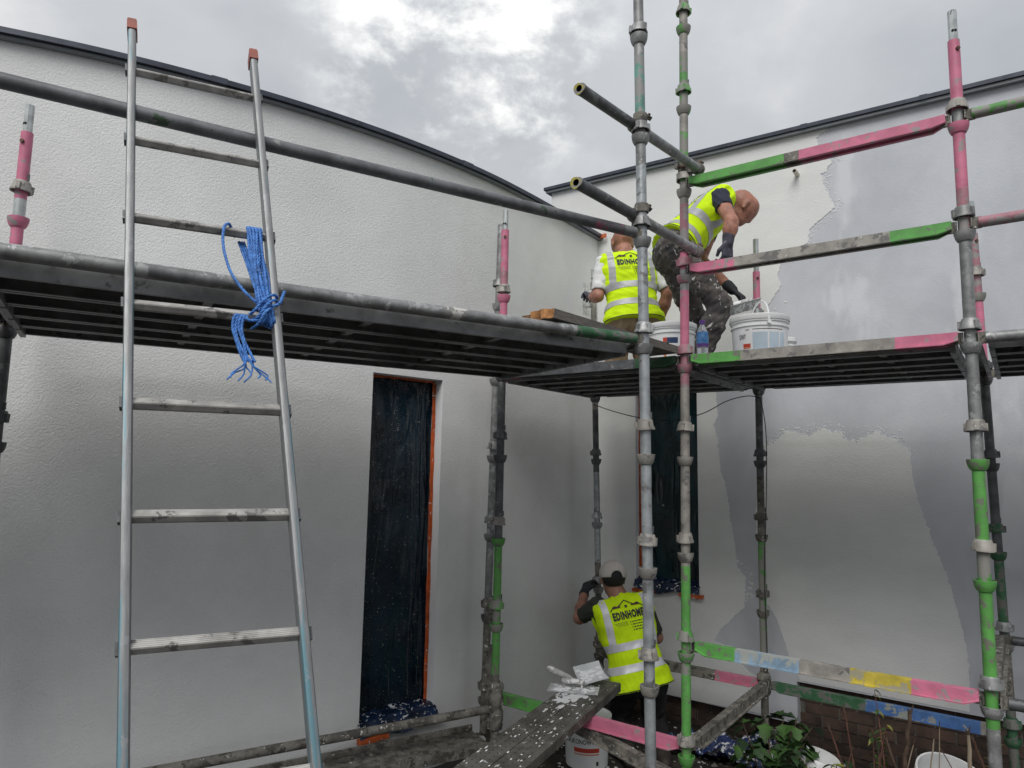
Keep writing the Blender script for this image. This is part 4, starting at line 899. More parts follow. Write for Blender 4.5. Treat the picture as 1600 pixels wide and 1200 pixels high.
# rows of fine print on the large tub are too small to read: thin grey rules
c2 = (1.69, 4.20, 2.541)
tub('plaster_tub', 'small white tub with dark red label half hidden behind the large tub', c2, .05, .056, .20, True, None, [(facing(c2) + .1, facing(c2) + .7, .12, .15, 'label_navy'), (facing(c2) + .1, facing(c2) + .5, .10, .118, 'label_red')])
c = (.53, 4.73, .03); f_ = facing(c)
tub('plaster_tub', 'white lettered plaster tub standing on the soil under the splashed plank', c, .135, .150, .30, True, 'down', [(f_ - .9, f_ + .62, .02, .235, 'label_white'), (f_ - .6, f_ + .58, .115, .142, 'label_red'), (f_ - .6, f_ + .58, .10, .108, 'label_orange'), (f_ + .44, f_ + .56, .035, .06, 'label_ink')], [('SILIKONOWY', f_ - .95, f_ + .34, .165, .195, 'label_ink')], hang=f_ + 1.5)
bt = thing('water_bottle', 'clear plastic water bottle with blue label and purple cap beside the pink upright', 'bottle', (1.10, 3.93, 2.541)); bc = (1.10, 3.93, 2.541)
m = MB(); m.lathe(bc, [(0, .004), (.026, 0), (.032, .008), (.032, .05), (.029, .06), (.032, .07), (.031, .085), (.033, .1), (.033, .17), (.030, .19), (.018, .222), (.0125, .23), (.0125, .245)], 0, 24); m.build('body', 'bottle_plastic', bt, ang=50)
m = MB(); m.lathe(bc, [(.0338, .122), (.0338, .172), (.031, .191)], 0, 24); m.lathe(bc, [(.0340, .102), (.0340, .1215)], 1, 24); m.build('label', ['bottle_label', 'bottle_purple'], bt, ang=50)
m = MB(); m.lathe(bc, [(0, .262), (.0145, .262), (.016, .258), (.016, .236), (0, .236)], 0, 20); m.build('cap', 'bottle_purple', bt)

# buckets among the plants
def bucket(label, c, r0, r1, h, tilt):
    t = thing('bucket', label, 'bucket', c, 'white buckets among the plants'); A_ = Vector(tilt).normalized(); m = MB()
    m.lathe(c, [(0, 0), (r0 - .008, 0), (r0, .008), (r0 + (r1 - r0) * .72, h * .72), (r1 + .004, h * .72), (r1 + .004, h * .75), (r0 + (r1 - r0) * .78, h * .76), (r0 + (r1 - r0) * .86, h * .86), (r1 + .006, h * .87), (r1 + .006, h * .93), (r1, h * .94), (r1 + .006, h), (r1 - .004, h), (r0 - .006, .012), (0, .012)], 0, 36, A_)
    m.build('body', 'tub_white_dirty', t, ang=40)
    a, b_, d = frame(A_, (0, 1, 0)); H_ = Vector(c) + A_ * h * .82; m = MB(); m.sweep([H_ + a * r1 * 1.04 * math.cos(math.pi * i / 16) + (b_ * .75 - A_ * .55) * r1 * 1.0 * math.sin(math.pi * i / 16) for i in range(17)], .003, 0, 6); m.build('handle', 'galv_tan', t)
    return t
bucket('white bucket tipped over among the leafy plant at the bottom', (1.87, 4.30, .27), .115, .14, .25, (-.22, .12, -1))
bucket('bigger white bucket tilted open among the cut stems', (2.40, 4.02, .04), .145, .178, .30, (.04, -.36, .9))

# blue plastic sheet on the ground
sh = MB(); rnd = random.Random(9)
def shf(u, v):
    p = V(1.15, 4.95, 0) + DR * (u * .8 - .1) + NR * (v * .42)
    return p + UP * (gz(p.x, p.y) + .03 + .07 * abs(math.sin(u * 9 + v * 5) * math.sin(v * 8 - u * 4)) + .05 * abs(math.sin(u * 21 + v * 3)) * rnd.random() + .10 * max(0, u - .6) * abs(math.sin(v * 12)))
grid(sh, shf, 44, 26)
tag(sh.build('plastic_sheet', 'sheet_blue', None, V(1.5, 5.0, 0), ang=80), 'crumpled blue plastic sheet spattered white on the soil by the brick plinth', 'plastic sheet')

# rubble and plaster droppings on the soil
rnd = random.Random(41)
for nm, mt, cnt, lab in (('rubble', 'mortar', 500, 'small grey stones and clods strewn over the soil by the wall'), ('plaster_droppings', 'plaster_wet', 700, 'white plaster droppings scattered on the soil under the scaffold')):
    m = MB()
    for i in range(cnt):
        u, v_ = rnd.uniform(-1.6, 2.2), rnd.random() ** 1.3 * 1.5; p = PW + DR * u - NR * (.06 + v_); r = rnd.uniform(.004, .02) * (1.3 if nm == 'rubble' else .9); z = gz(p.x, p.y)
        hs_ = [p + V(r * rnd.uniform(.6, 1.3) * math.cos(k * 1.2566 + i), r * rnd.uniform(.6, 1.3) * math.sin(k * 1.2566 + i), z + r * .05) for k in range(5)]; t_ = p + V(rnd.uniform(-.3, .3) * r, rnd.uniform(-.3, .3) * r, z + r * (rnd.uniform(.5, 1.0) if nm == 'rubble' else .3))
        m.add(hs_ + [t_], [(k, (k + 1) % 5, 5) for k in range(5)])
    tag(m.build(nm, mt, None, PW), lab, kind='stuff')

# cable hanging under the deck
m = MB(); k0 = PG + V(-.01, -.03, 2.44); k1 = PH + V(0, -.03, 2.44)
m.sweep(strandpath([k0, k0.lerp(k1, .12) - UP * .055, k0.lerp(k1, .3) - UP * .115, k0.lerp(k1, .5) - UP * .14, k0.lerp(k1, .68) - UP * .10, k0.lerp(k1, .82) - UP * .015, k0.lerp(k1, .93) + UP * .015, k1], 8), .0035, 0, 7)
m.sweep(strandpath([k1, k1 + V(.022, -.03, -.25), k1 + V(.012, -.03, -.7), k1 + V(-.012, -.03, -1.2), k1 + V(-.005, -.03, -1.8)], 8), .003, 0, 7)
tag(m.build('cable', 'cable_black', None, k0), 'thin black cable sagging under the right deck between two back uprights', 'cable')

# ------------------------------------------------------------------ plants
def leaf_mesh(name, mat, L_, W_, lobed=True, fold=.25):
    m = MB(); K = 6; v = []; 
    for i in range(K + 1):
        t = i / K; wd = W_ * (math.sin(math.pi * min(1, t * 1.05 + .02)) ** .8) * (1 - .35 * t) * (1 + (.22 * (-1) ** i if lobed else 0)); zz = -.25 * L_ * t * t
        v += [(L_ * t, -wd / 2, zz + wd * fold), (L_ * t, 0, zz), (L_ * t, wd / 2, zz + wd * fold)]
    m.add(v, [q for i in range(K) for q in ((3 * i, 3 * i + 1, 3 * i + 4, 3 * i + 3), (3 * i + 1, 3 * i + 2, 3 * i + 5, 3 * i + 4))]); return m.mesh(name, [mat], ang=60)
LM = {('a', k): leaf_mesh('leaf', mt, .115, .085) for k, mt in enumerate(('leaf', 'leaf_dark', 'leaf_dark', 'leaf'))}
LS = {k: leaf_mesh('leaf', mt, .05, .02, False) for k, mt in enumerate(('leaf', 'leaf_yellow'))}
def leafy(name, label, base, stems, nleaf, meshes, spread, hgt, seed, smat, cat='plant', group=None, size=(.7, 1.15)):
    rn = random.Random(seed); t = thing(name, label, cat, base, group); B = Vector(base)
    for s_ in range(stems):
        az = rn.uniform(0, 6.283); h = hgt * rn.uniform(.55, 1); sp = spread * rn.uniform(.4, 1); e = B + V(math.cos(az) * sp, math.sin(az) * sp, h)
        b0 = B + V(rn.uniform(-.05, .05), rn.uniform(-.05, .05), -.04); mid = b0.lerp(e, .55) + UP * .10 * hgt; pth = strandpath([b0, mid, e], 6)
        m = MB(); m.sweep(pth, [.006 - .004 * i / (len(pth) - 1) for i in range(len(pth))], 0, 6); m.build('stem', smat, t)
        for k in range(nleaf):
            p = pth[int(len(pth) * (.3 + .69 * (k + rn.random() * .6) / nleaf)) % len(pth)]; mm = meshes[rn.choice(list(meshes))]
            o = inst('leaf', mm, t, p, 0, (rn.uniform(-.5, .5), rn.uniform(-.2, .6), rn.uniform(0, 6.283))); sc = rn.uniform(*size); o.scale = (sc, sc, sc)
    return t
leafy('leafy_shrub', 'broad leaved dark green plant at the foot of the back upright', (1.56, 4.20, .02), 15, 9, LM, .30, .52, 3, 'stem_brown')
leafy('leafy_shrub', 'leafy plant hanging over the white upturned bucket', (1.70, 4.32, .02), 8, 7, LM, .17, .30, 23, 'stem_brown', size=(.55, .9))
leafy('leafy_shrub', 'low dark green plant between the two white buckets', (2.12, 4.25, .02), 7, 6, LM, .2, .26, 5, 'stem_brown', size=(.4, .7))
leafy('sapling', 'thin young plant with small light green leaves among the bare stems', (2.06, 3.98, .02), 4, 12, LS, .12, .72, 8, 'stem_red', size=(.7, 1.2))
def bare(label, pts, r, mat, seed):
    rn = random.Random(seed); t = thing('cut_stem', label, 'stem', pts[0], 'bare cut stems at the bottom right'); pth = strandpath(pts, 6); K = len(pth); m = MB()
    m.sweep([p + V(rn.uniform(-1, 1), rn.uniform(-1, 1), 0) * r * .35 for p in pth], [r * (1.15 - .4 * i / (K - 1)) * rn.uniform(.92, 1.1) for i in range(K)], 0, 8); m.build('stem', mat, t)
    e = pth[-1]; d = (pth[-1] - pth[-2]).normalized(); m = MB()
    for sg in (-1, 1): m.sweep([e - d * .01, e + d * .02 + V(sg * r * .6, 0, 0), e + d * rn.uniform(.03, .05) + V(sg * r * 1.1, 0, 0)], [r * .6, r * .45, r * .08], 0, 6)
    m.build('split_tip', 'stem_brown', t); return t
bare('thick dark cut stem in the middle of the bare stems', [(2.15, 3.92, 0), (2.15, 3.92, .30), (2.195, 3.92, .64)], .013, 'stem_brown', 1)
bare('thin stem leaning left of the thick cut one', [(2.20, 3.90, 0), (2.13, 3.90, .25), (2.055, 3.9, .50)], .008, 'stem_brown', 2)
bare('pale upright cut stem inside the big tilted bucket', [(2.42, 3.80, 0), (2.43, 3.80, .3), (2.43, 3.80, .58)], .011, 'stem_cut', 3)
bare('reddish stem leaning over the rim of the big bucket', [(2.60, 3.80, 0), (2.53, 3.80, .32), (2.455, 3.80, .55)], .009, 'stem_red', 4)
bare('short purple stem leaning left by the big bucket', [(2.40, 3.80, 0), (2.34, 3.80, .2), (2.30, 3.80, .34)], .008, 'stem_red', 5)
bare('long reddish cane leaning far left beside the leafy plant', [(2.02, 4.02, 0), (1.88, 4.02, .3), (1.80, 4.02, .52)], .006, 'stem_red', 6)
bare('thin cane rising beside the small leaved sapling', [(1.99, 4.03, 0), (1.93, 4.03, .35), (1.89, 4.03, .62)], .005, 'stem_red', 7)
bare('slim tan twig right of the thick cut stem', [(2.23, 3.9, .02), (2.27, 3.9, .3), (2.31, 3.9, .52)], .0045, 'stem_cut', 8)
rn = random.Random(77)
for i, (nm, x) in enumerate((('thin bent dry twig furthest left of the bare stems', 1.78), ('thin dry twig leaning right beside the sapling', 2.10), ('thin dry twig between the sapling and the thick stem', 2.02), ('thin dry twig crossing in front of the big bucket', 2.33), ('thin dry twig by the right rim of the big bucket', 2.56))):
    lean_ = rn.uniform(-.16, .16); bare(nm, [(x, 3.95, 0), (x + lean_ * .5, 3.95, .24), (x + lean_, 3.95 + rn.uniform(-.05, .05), rn.uniform(.38, .6))], .0032, 'stem_cut' if i % 2 else 'stem_red', 30 + i)
leafy('leafy_shrub', 'pale green weeds growing low beside the broad leaved plant', (1.80, 4.10, .02), 8, 10, LS, .16, .34, 15, 'stem_brown', size=(.8, 1.5))
fn_ = thing('fern', 'small yellow green fern frond beside the screw jack at the right', 'fern', (2.10, 3.12, .2)); fb = V(2.03, 3.03, .0); m = MB()
pth = strandpath([fb, fb + V(0, 0, .45), fb + V(.01, 0, .72), fb + V(.03, -.01, .98)], 8); m.sweep(pth, [.004 - .003 * i / (len(pth) - 1) for i in range(len(pth))], 0, 6); m.build('stem', 'leaf_yellow', fn_)
fl = leaf_mesh('leaf', 'leaf_yellow', .055, .014, False); rn = random.Random(3)
for i in range(44):
    k = .45 + .53 * i / 44; p = pth[min(len(pth) - 1, int(k * len(pth)))]; sc = 1.25 - 1.0 * (k - .45) / .55
    o = inst('leaf', fl, fn_, p + UP * rn.uniform(-.01, .02), 0, (rn.uniform(-.3, .3), -.55 + rn.uniform(-.2, .2), (0 if i % 2 else math.pi) + rn.uniform(-.9, .9))); o.scale = (sc, sc, sc)

# ------------------------------------------------------------------ people
def surface_nets(F, org, h):
    nx, ny, nz = F.shape; S = F < 0
    acc = np.zeros((nx - 1, ny - 1, nz - 1, 3), np.float32); cnt = np.zeros((nx - 1, ny - 1, nz - 1), np.float32)
    def sl(o): return tuple(slice(o[k], (nx, ny, nz)[k] - 1 + o[k]) for k in range(3))
    cor = [(i, j, k) for i in (0, 1) for j in (0, 1) for k in (0, 1)]
    for a in cor:
        for ax in range(3):
            if a[ax]: continue
            b = list(a); b[ax] = 1
            fa, fb_ = F[sl(a)], F[sl(b)]; x = (fa < 0) != (fb_ < 0)
            with np.errstate(divide='ignore', invalid='ignore'): t = np.where(x, fa / (fa - fb_), 0)
            for k in range(3): acc[..., k] += np.where(x, a[k] + (t if k == ax else 0), 0)
            cnt += x
    act = cnt > 0; idx = -np.ones(act.shape, np.int64); idx[act] = np.arange(act.sum())
    ii = np.argwhere(act); verts = (ii + acc[act] / cnt[act][:, None]) * h + org
    faces = []
    for ax in range(3):
        o1, o2 = [(1, 2), (2, 0), (0, 1)][ax]
        a = [slice(1, -1)] * 3; a[ax] = slice(0, -1); b = list(a); b[ax] = slice(1, None)
        A_, B_ = S[tuple(a)], S[tuple(b)]; e = np.argwhere(A_ != B_)
        if len(e) == 0: continue
        flip = A_[tuple(e.T)]; base = e.copy()
        for k in range(3):
            if k != ax: base[:, k] += 1
        d1 = np.zeros(3, int); d1[o1] = -1; d2 = np.zeros(3, int); d2[o2] = -1
        q = np.stack([idx[tuple((base + d).T)] for d in (0 * d1, d1, d1 + d2, d2)], 1)
        q[~flip] = q[~flip][:, ::-1]; faces.append(q)
    return verts, np.concatenate(faces)
class Field:
    def __init__(s, lo, hi, h):
        s.h = h; s.lo = np.array(lo, float); n = np.ceil((np.array(hi) - s.lo) / h).astype(int) + 1
        s.F = np.full(n, 1.0, np.float32); s.ax = [s.lo[k] + h * np.arange(n[k]) for k in range(3)]
    def block(s, lo, hi):
        i0 = [max(0, int((lo[k] - s.lo[k]) / s.h)) for k in range(3)]; i1 = [min(s.F.shape[k], int((hi[k] - s.lo[k]) / s.h) + 2) for k in range(3)]
        sl_ = tuple(slice(a, max(a, b)) for a, b in zip(i0, i1)); g_ = np.meshgrid(*[s.ax[k][sl_[k]] for k in range(3)], indexing='ij')
        return sl_, np.stack(g_, -1)
    @staticmethod
    def dist(P, a, b, ra, rb, flat=None):
        a, b = np.array(a, float), np.array(b, float); ab = b - a; L2 = max(ab @ ab, 1e-9)
        t = np.clip(((P - a) @ ab) / L2, 0, 1); q = P - a - t[..., None] * ab
        if flat is not None:
            for dr_, k in flat: dr_ = np.array(dr_, float); q = q + (k - 1) * (q @ dr_)[..., None] * dr_
        return np.sqrt((q * q).sum(-1)) - (ra + (rb - ra) * t)
    def cap(s, a, b, ra, rb=None, k=.03, flat=None, op='add'):
        rb = ra if rb is None else rb; pad = max(ra, rb) * 1.8 + k + .03
        a, b = np.array(a, float), np.array(b, float)
        sl_, P = s.block(np.minimum(a, b) - pad, np.maximum(a, b) + pad)
        if P.size == 0: return
        d = s.dist(P, a, b, ra, rb, flat).astype(np.float32); f = s.F[sl_]
        if op == 'add': h_ = np.clip(.5 + .5 * (f - d) / k, 0, 1); s.F[sl_] = f + (d - f) * h_ - k * h_ * (1 - h_)
        else: s.F[sl_] = np.maximum(f, -d)
    def wrinkle(s, amp, freq, seed, axis=None, near=.05):
        rs = np.random.RandomState(seed); P = np.stack(np.meshgrid(*s.ax, indexing='ij'), -1); w_ = 0
        msk = np.abs(s.F) < near; Q = P[msk]; w_ = np.zeros(len(Q))
        for i in range(6):
            d = rs.randn(3); 
            if axis is not None: d = d * .35 + np.array(axis) * rs.uniform(.6, 1.3) * rs.choice([-1, 1])
            ph = rs.rand() * 6; q2 = Q + .02 * np.sin(Q[:, [1, 2, 0]] * 17 + ph); w_ += np.sin(q2 @ d * freq * rs.uniform(.6, 1.6) + ph) / 6
        s.F[msk] += (amp * 2 * w_).astype(np.float32)
    def plane(s, p, n): # keep the side with (x-p).n < 0
        P = np.stack(np.meshgrid(*s.ax, indexing='ij'), -1); s.F = np.maximum(s.F, ((P - np.array(p)) @ np.array(n)).astype(np.float32))
    def build(s, name, mat, parent):
        v, f = surface_nets(s.F, s.lo, s.h); O = root_loc(parent)
        me = bpy.data.meshes.new(name); me.from_pydata([tuple(x) for x in (v - np.array(O))], [], [tuple(q) for q in f.tolist()])
        me.materials.append(MATS[mat]); me.polygons.foreach_set('use_smooth', [True] * len(me.polygons)); me.update()
        o = bpy.data.objects.new(name, me); COL.objects.link(o); o.parent = parent
        return o, v, f
def hand(parent, wrist, d, back, mat, curl=.9, thumb_side=1, name='glove', cuff=None):
    """wrist point, finger direction, back-of-hand normal"""
    w_ = Vector(wrist); y = Vector(d).normalized(); z = Vector(back); z = (z - y * z.dot(y)).normalized(); x = y.cross(z) * thumb_side
    L = lambda p: tuple(w_ + x * p[0] + y * p[1] + z * p[2])
    F = Field(w_ - V(.16, .16, .16), w_ + V(.16, .16, .16), .0042); N_ = tuple(z)
    if cuff is not None: F.cap(tuple(cuff), L((0, .0, 0)), .039, .034, .012)
    for px in (-.024, 0, .024): F.cap(L((px * .75, .01, 0)), L((px * 1.15, .078, 0)), .021, .019, .012, [(N_, 1.35)])
    for i, (px, ln) in enumerate(((-.034, .060), (-.012, .075), (.011, .080), (.033, .070))):
        p = (px, .085, 0); an = .15; seg = (.45, .32, .26)
        for k in range(3):
            an += curl * (.55 if k == 0 else .8); q = (p[0] + px * .04, p[1] + ln * seg[k] * math.cos(an), p[2] - ln * seg[k] * math.sin(an))
            F.cap(L(p), L(q), .0112 - .0006 * k, .0106 - .0008 * k, .005); p = q
    F.cap(L((.028, .022, -.004)), L((.054, .052, -.018)), .0155, .0125, .010); F.cap(L((.054, .052, -.018)), L((.050, .080, -.036)), .0122, .0105, .005)
    return F.build(name, mat, parent)[0]
def person(label, J, mats, seed, sleeve=.75, cap=None, fh=.0085, reflect='reflective', hem=.10, hands=None, waist=True):
    """J: hip, chest (between the shoulders), side (body's right), head, face (facing direction of the head), arms [(shoulder, elbow, wrist)], legs [(hip, knee, ankle, toe)]"""
    hip, ch = Vector(J['hip']), Vector(J['chest']); up = (ch - hip).normalized(); side = Vector(J['side']); side = (side - up * side.dot(up)).normalized(); fwd = up.cross(side)
    root = thing('person', label, 'person', J['base'], 'workers in yellow vests')
    allp = [hip, ch, Vector(J['head'])] + [Vector(p) for L_ in J['arms'] + J['legs'] for p in L_]
    lo = [min(p[k] for p in allp) - .17 for k in range(3)]; hi = [max(p[k] for p in allp) + .17 for k in range(3)]
    fl = [(tuple(fwd), 1.42)]; hd_, fc = Vector(J['head']), Vector(J['face']).normalized(); nk = ch + up * .03
    hu = Vector(J.get('crown') or (hd_ - nk)).normalized(); hu = (hu - fc * hu.dot(fc)).normalized(); hs = fc.cross(hu)
    T = lambda v: tuple(v)
    def torso(F, g, kk=.05, hipz=0.):
        F.cap(T(hip - up * (.01 + hipz) - side * .075), T(hip - up * (.01 + hipz) + side * .075), .118 + g, None, kk, [(tuple(fwd), 1.12)])
        F.cap(T(hip + up * .10), T(hip + up * .24), .158 + g, .168 + g, kk, fl)
        F.cap(T(ch - up * .14 - side * .05), T(ch - up * .14 + side * .05), .142 + g, None, kk, [(tuple(fwd), 1.25)])
        F.cap(T(ch - up * .035 - side * .14), T(ch - up * .035 + side * .14), .072 + g, None, kk, [(tuple(fwd), 1.0)])
    def neckbase(F, g): F.cap(T(ch - up * .02), T(nk.lerp(hd_, .35)), .075 + g, .056 + g, .04)
    def arm(F, A_, g, t1=2., k=.03):
        s_, e_, w_ = (Vector(p) for p in A_)
        if t1 <= 1: F.cap(T(s_), T(s_.lerp(e_, t1)), .058 + g, .05 + g, k)
        else: F.cap(T(s_), T(e_), .056 + g, .041 + g, k); F.cap(T(e_), T(e_.lerp(w_, .35)), .042 + g, .044 + g, .02); F.cap(T(e_.lerp(w_, .35)), T(w_), .044 + g, .029 + g, .02)
    def leg(F, L_, g, k=.04, end=1.):
        h_, kn, an = (Vector(p) for p in L_[:3]); F.cap(T(h_), T(kn), .088 + g, .060 + g, k); F.cap(T(kn), T(kn.lerp(an, .35)), .060 + g, .060 + g, .03); F.cap(T(kn.lerp(an, .35)), T(kn.lerp(an, end)), .060 + g, .042 + g * 1.4, .03)
    # body: one continuous surface, head to ankles
    F = Field(lo, hi, fh); torso(F, -.012); neckbase(F, 0)
    for A_ in J['arms']: arm(F, A_, 0)
    for L_ in J['legs']: leg(F, L_, -.012)
    F.cap(T(nk), T(hd_ - hu * .05), .06, .058, .03)
    F.cap(T(hd_ + hu * .030 - fc * .028), T(hd_ + hu * .035 + fc * .022), .088, .084, .02, [(tuple(hs), 1.08)])
    F.cap(T(hd_ - hu * .062 + fc * .040), T(hd_ - hu * .01 + fc * .038), .050, .066, .03); F.cap(T(hd_ + fc * .088 + hu * .012), T(hd_ + fc * .098 - hu * .022), .010, .015, .012)
    F.cap(T(hd_ + fc * .082 + hu * .03 - hs * .03), T(hd_ + fc * .082 + hu * .03 + hs * .03), .012, None, .012); F.cap(T(hd_ + fc * .075 - hu * .055 - hs * .02), T(hd_ + fc * .075 - hu * .055 + hs * .02), .012, None, .008)
    for sg in (-1, 1): F.cap(T(hd_ + hs * sg * .080 - fc * .012 + hu * .022), T(hd_ + hs * sg * .082 - fc * .004 - hu * .020), .021, .014, .008, [(tuple((hs * .9 - fc * .4 * sg).normalized()), 1.9)])
    F.build('body', mats['skin'], root)
    for sg in (-1, 1): m = MB(); m.lathe(hd_ + fc * .079 + hs * sg * .032 + hu * .010 - UP * .010, [(.0005, 0), (.008, .003), (.011, .010), (.008, .017), (.0005, .02)], 0, 10); m.build('eye', 'eye_white', root)
    # shirt
    F = Field(lo, hi, fh); torso(F, .002)
    for A_ in J['arms']: arm(F, A_, .006, sleeve)
    F.wrinkle(.004, 55, seed + 1); F.plane(T(hip - up * .02), T(-up)); F.cap(T(ch + up * .02 + fwd * .01), T(hd_), .078, .07, op='sub')
    for A_ in J['arms']:
        s_, e_ = Vector(A_[0]), Vector(A_[1]); d = (e_ - s_).normalized(); c_ = s_ + d * ((e_ - s_).length * sleeve + .02); F.cap(T(c_ + d * .05), T(c_ + d * .16), .075, .085, op='sub')
    F.build('shirt', mats['shirt'], root)
    # trousers
    F = Field(lo, hi, fh)
    F.cap(T(hip - up * .01 - side * .075), T(hip - up * .01 + side * .075), .122, None, .04, [(tuple(fwd), 1.1)]); F.cap(T(hip + up * .02), T(hip + up * .10), .150, .150, .04, fl)
    for L_ in J['legs']: leg(F, L_, .014, .045, .93)
    F.wrinkle(.0065, 42, seed + 2); F.plane(T(hip + up * .03), T(up)); F.build('trousers', mats['trousers'], root)
    # boots
    for L_ in J['legs']:
        an, toe = Vector(L_[2]), Vector(L_[3]); F = Field(*(lambda P, Q: ([min(P[k], Q[k]) - .11 for k in range(3)], [max(P[k], Q[k]) + .11 for k in range(3)]))(an, toe), .009)
        F.cap(T(an + UP * .0), T(an.lerp(toe, .15)), .052, .050, .02); F.cap(T(an.lerp(toe, .1)), T(toe), .047, .040, .03); F.build('boot', 'boot', root)
    # vest
    F = Field(lo, hi, .0075); torso(F, .020, .06, hem - .02); F.cap(T(hip - up * (hem + .03) - side * .07), T(hip - up * (hem + .03) + side * .07), .140, None, .05); F.cap(T(hip - up * .02 - side * .06), T(hip - up * .02 + side * .06), .147, None, .05, [(tuple(fwd), 1.06)]); F.cap(T(hip - up * hem), T(hip + up * .12), .166, .166, .05, [(tuple(fwd), 1.18)]); neckbase(F, .0)
    F.wrinkle(.0055, 34, seed + 3, T(up)); F.wrinkle(.003, 60, seed + 4)
    F.plane(T(hip - up * hem), T(-up)); F.plane(T(ch + up * .075 - fwd * .02), T((up * .9 + fwd * .35).normalized()))
    F.cap(T(ch + up * .055 + fwd * .03), T(ch + up * .2 + fwd * .05), .075, .1, op='sub')
    for sg, A_ in zip((-1, 1), J['arms']):
        s_ = Vector(A_[0]); F.cap(T(ch + side * sg * .270 + up * .06), T(ch + side * sg * .262 - up * .16), .060, .058, op='sub')
    vo, vv, vf = F.build('vest', 'vest_yellow', root)
    bvh = BVHTree.FromPolygons([Vector(x) for x in vv], [tuple(q) for q in vf.tolist()])
    def hit(o, d):
        r = bvh.ray_cast(o, d, 1.2); return None if r[0] is None else r[0]
    def sheet(rows, name, mat, offv, par):
        m = MB(); ids = {}
        for j, rw_ in enumerate(rows):
            for i, (p, n_) in enumerate(rw_):
                if p is not None: ids[(i, j)] = len(m.v); m.v.append(tuple(p + n_ * offv))
        for j in range(len(rows) - 1):
            for i in range(len(rows[0]) - 1):
                q = [(i, j), (i + 1, j), (i + 1, j + 1), (i, j + 1)]
                if all(k in ids for k in q) and max((Vector(m.v[ids[q[a]]]) - Vector(m.v[ids[q[(a + 1) % 4]]])).length for a in range(4)) < .05: m.f.append(tuple(ids[k] for k in q)); m.m.append(0)
        if m.f:
            return m.build(name, mat, par, ang=80)
    def ringband(t0, t1, nm, mat):
        rows = []
        for j in range(5):
            c_ = hip + up * (t0 + (t1 - t0) * j / 4); rw_ = []
            for i in range(73):
                th = 2 * math.pi * i / 72; d = side * math.cos(th) + fwd * math.sin(th); rw_.append((hit(c_ + d * .6, -d), d))
            rows.append(rw_)
        sheet(rows, nm, mat, .0025, vo)
    Ltor = (ch - hip).length
    ringband(.035, .085, 'reflective_band', reflect); ringband(.175, .225, 'reflective_band', reflect)
    for sg in (-1, 1):
        for fb_ in (-1, 1):
            rows = []
            for j in range(40):
                t = .225 + (Ltor + .07 - .225) * j / 39; rw_ = []
                for i in range(4):
                    o = hip + up * t + side * sg * (.128 + .045 * i / 3) + fwd * fb_ * .6; p = hit(o, -fwd * fb_)
                    if p is not None and (p - (hip + up * t)).dot(fwd * fb_) < .005: p = None
                    rw_.append((p, fwd * fb_))
                rows.append(rw_)
            sheet(rows, 'reflective_brace', reflect, .0022, vo)
    # printed back
    def onback(x, t): # x to the body's right, t along the spine
        o = hip + up * t + side * x - fwd * .6; p = hit(o, fwd); return (p if p is not None else hip + up * t + side * x - fwd * .12) - fwd * .006
    tz = Ltor - .105
    vs_, fs = text_mesh('EDINHOME', .055, .16, 1.14); m = MB(); bm_w = .224
    m.add([onback(-.112 + bm_w * x, tz + .056 * y) for x, y in vs_], fs); m.build('printed_name', 'print_black', vo, ang=80)
    def line(pts, wd, mat, nm):
        m = MB()
        for (x0, t0), (x1, t1) in zip(pts[:-1], pts[1:]):
            K = 6; d = Vector((x1 - x0, t1 - t0)).normalized(); n_ = Vector((-d.y, d.x)) * wd / 2
            top = [onback(x0 + (x1 - x0) * i / K + n_.x, t0 + (t1 - t0) * i / K + n_.y) for i in range(K + 1)]; bot = [onback(x0 + (x1 - x0) * i / K - n_.x, t0 + (t1 - t0) * i / K - n_.y) for i in range(K + 1)]
            m.add(top + bot, [(i, i + 1, K + 2 + i, K + 1 + i) for i in range(K)])
        m.build(nm, mat, vo, ang=80)
    b0 = tz + .066
    line([(-.118, b0), (-.085, b0 + .030), (-.058, b0 + .022), (0, b0 + .060), (.058, b0 + .022), (.085, b0 + .030), (.118, b0)], .006, 'print_black', 'printed_roof')
    for sg in (-1, 1): line([(sg * .095, b0 + .020), (sg * .040, b0 + .022)], .012, 'print_maroon', 'printed_roof')
    line([(-.009, b0 + .018), (.009, b0 + .018)], .016, 'print_black', 'printed_roof')
    rn_ = random.Random(seed)
    for k in range(4):
        t = tz - .022 - .018 * k; x = -.005 + .004 * k; line([(x, t), (x + .005, t)], .008, 'print_black', 'printed_lines'); x += .012
        while x < .10 + .012 * k: wd = rn_.uniform(.008, .02); line([(x, t), (x + wd, t)], .006, 'print_black', 'printed_lines'); x += wd + .004
    for k in range(3): line([(-.115 + .01 * k, tz - .018 - .010 * k), (-.02, tz - .016 - .010 * k)], .002, 'print_black', 'printed_lines')
    # edge binding round the hem
    rows = []
    for j in range(2):
        c_ = hip + up * (-hem + .004 + .006 * j); rw_ = []
        for i in range(73): th = 2 * math.pi * i / 72; d = side * math.cos(th) + fwd * math.sin(th); rw_.append((hit(c_ + d * .6, -d), d))
        rows.append(rw_)
    sheet(rows, 'hem_binding', 'vest_trim', .003, vo)
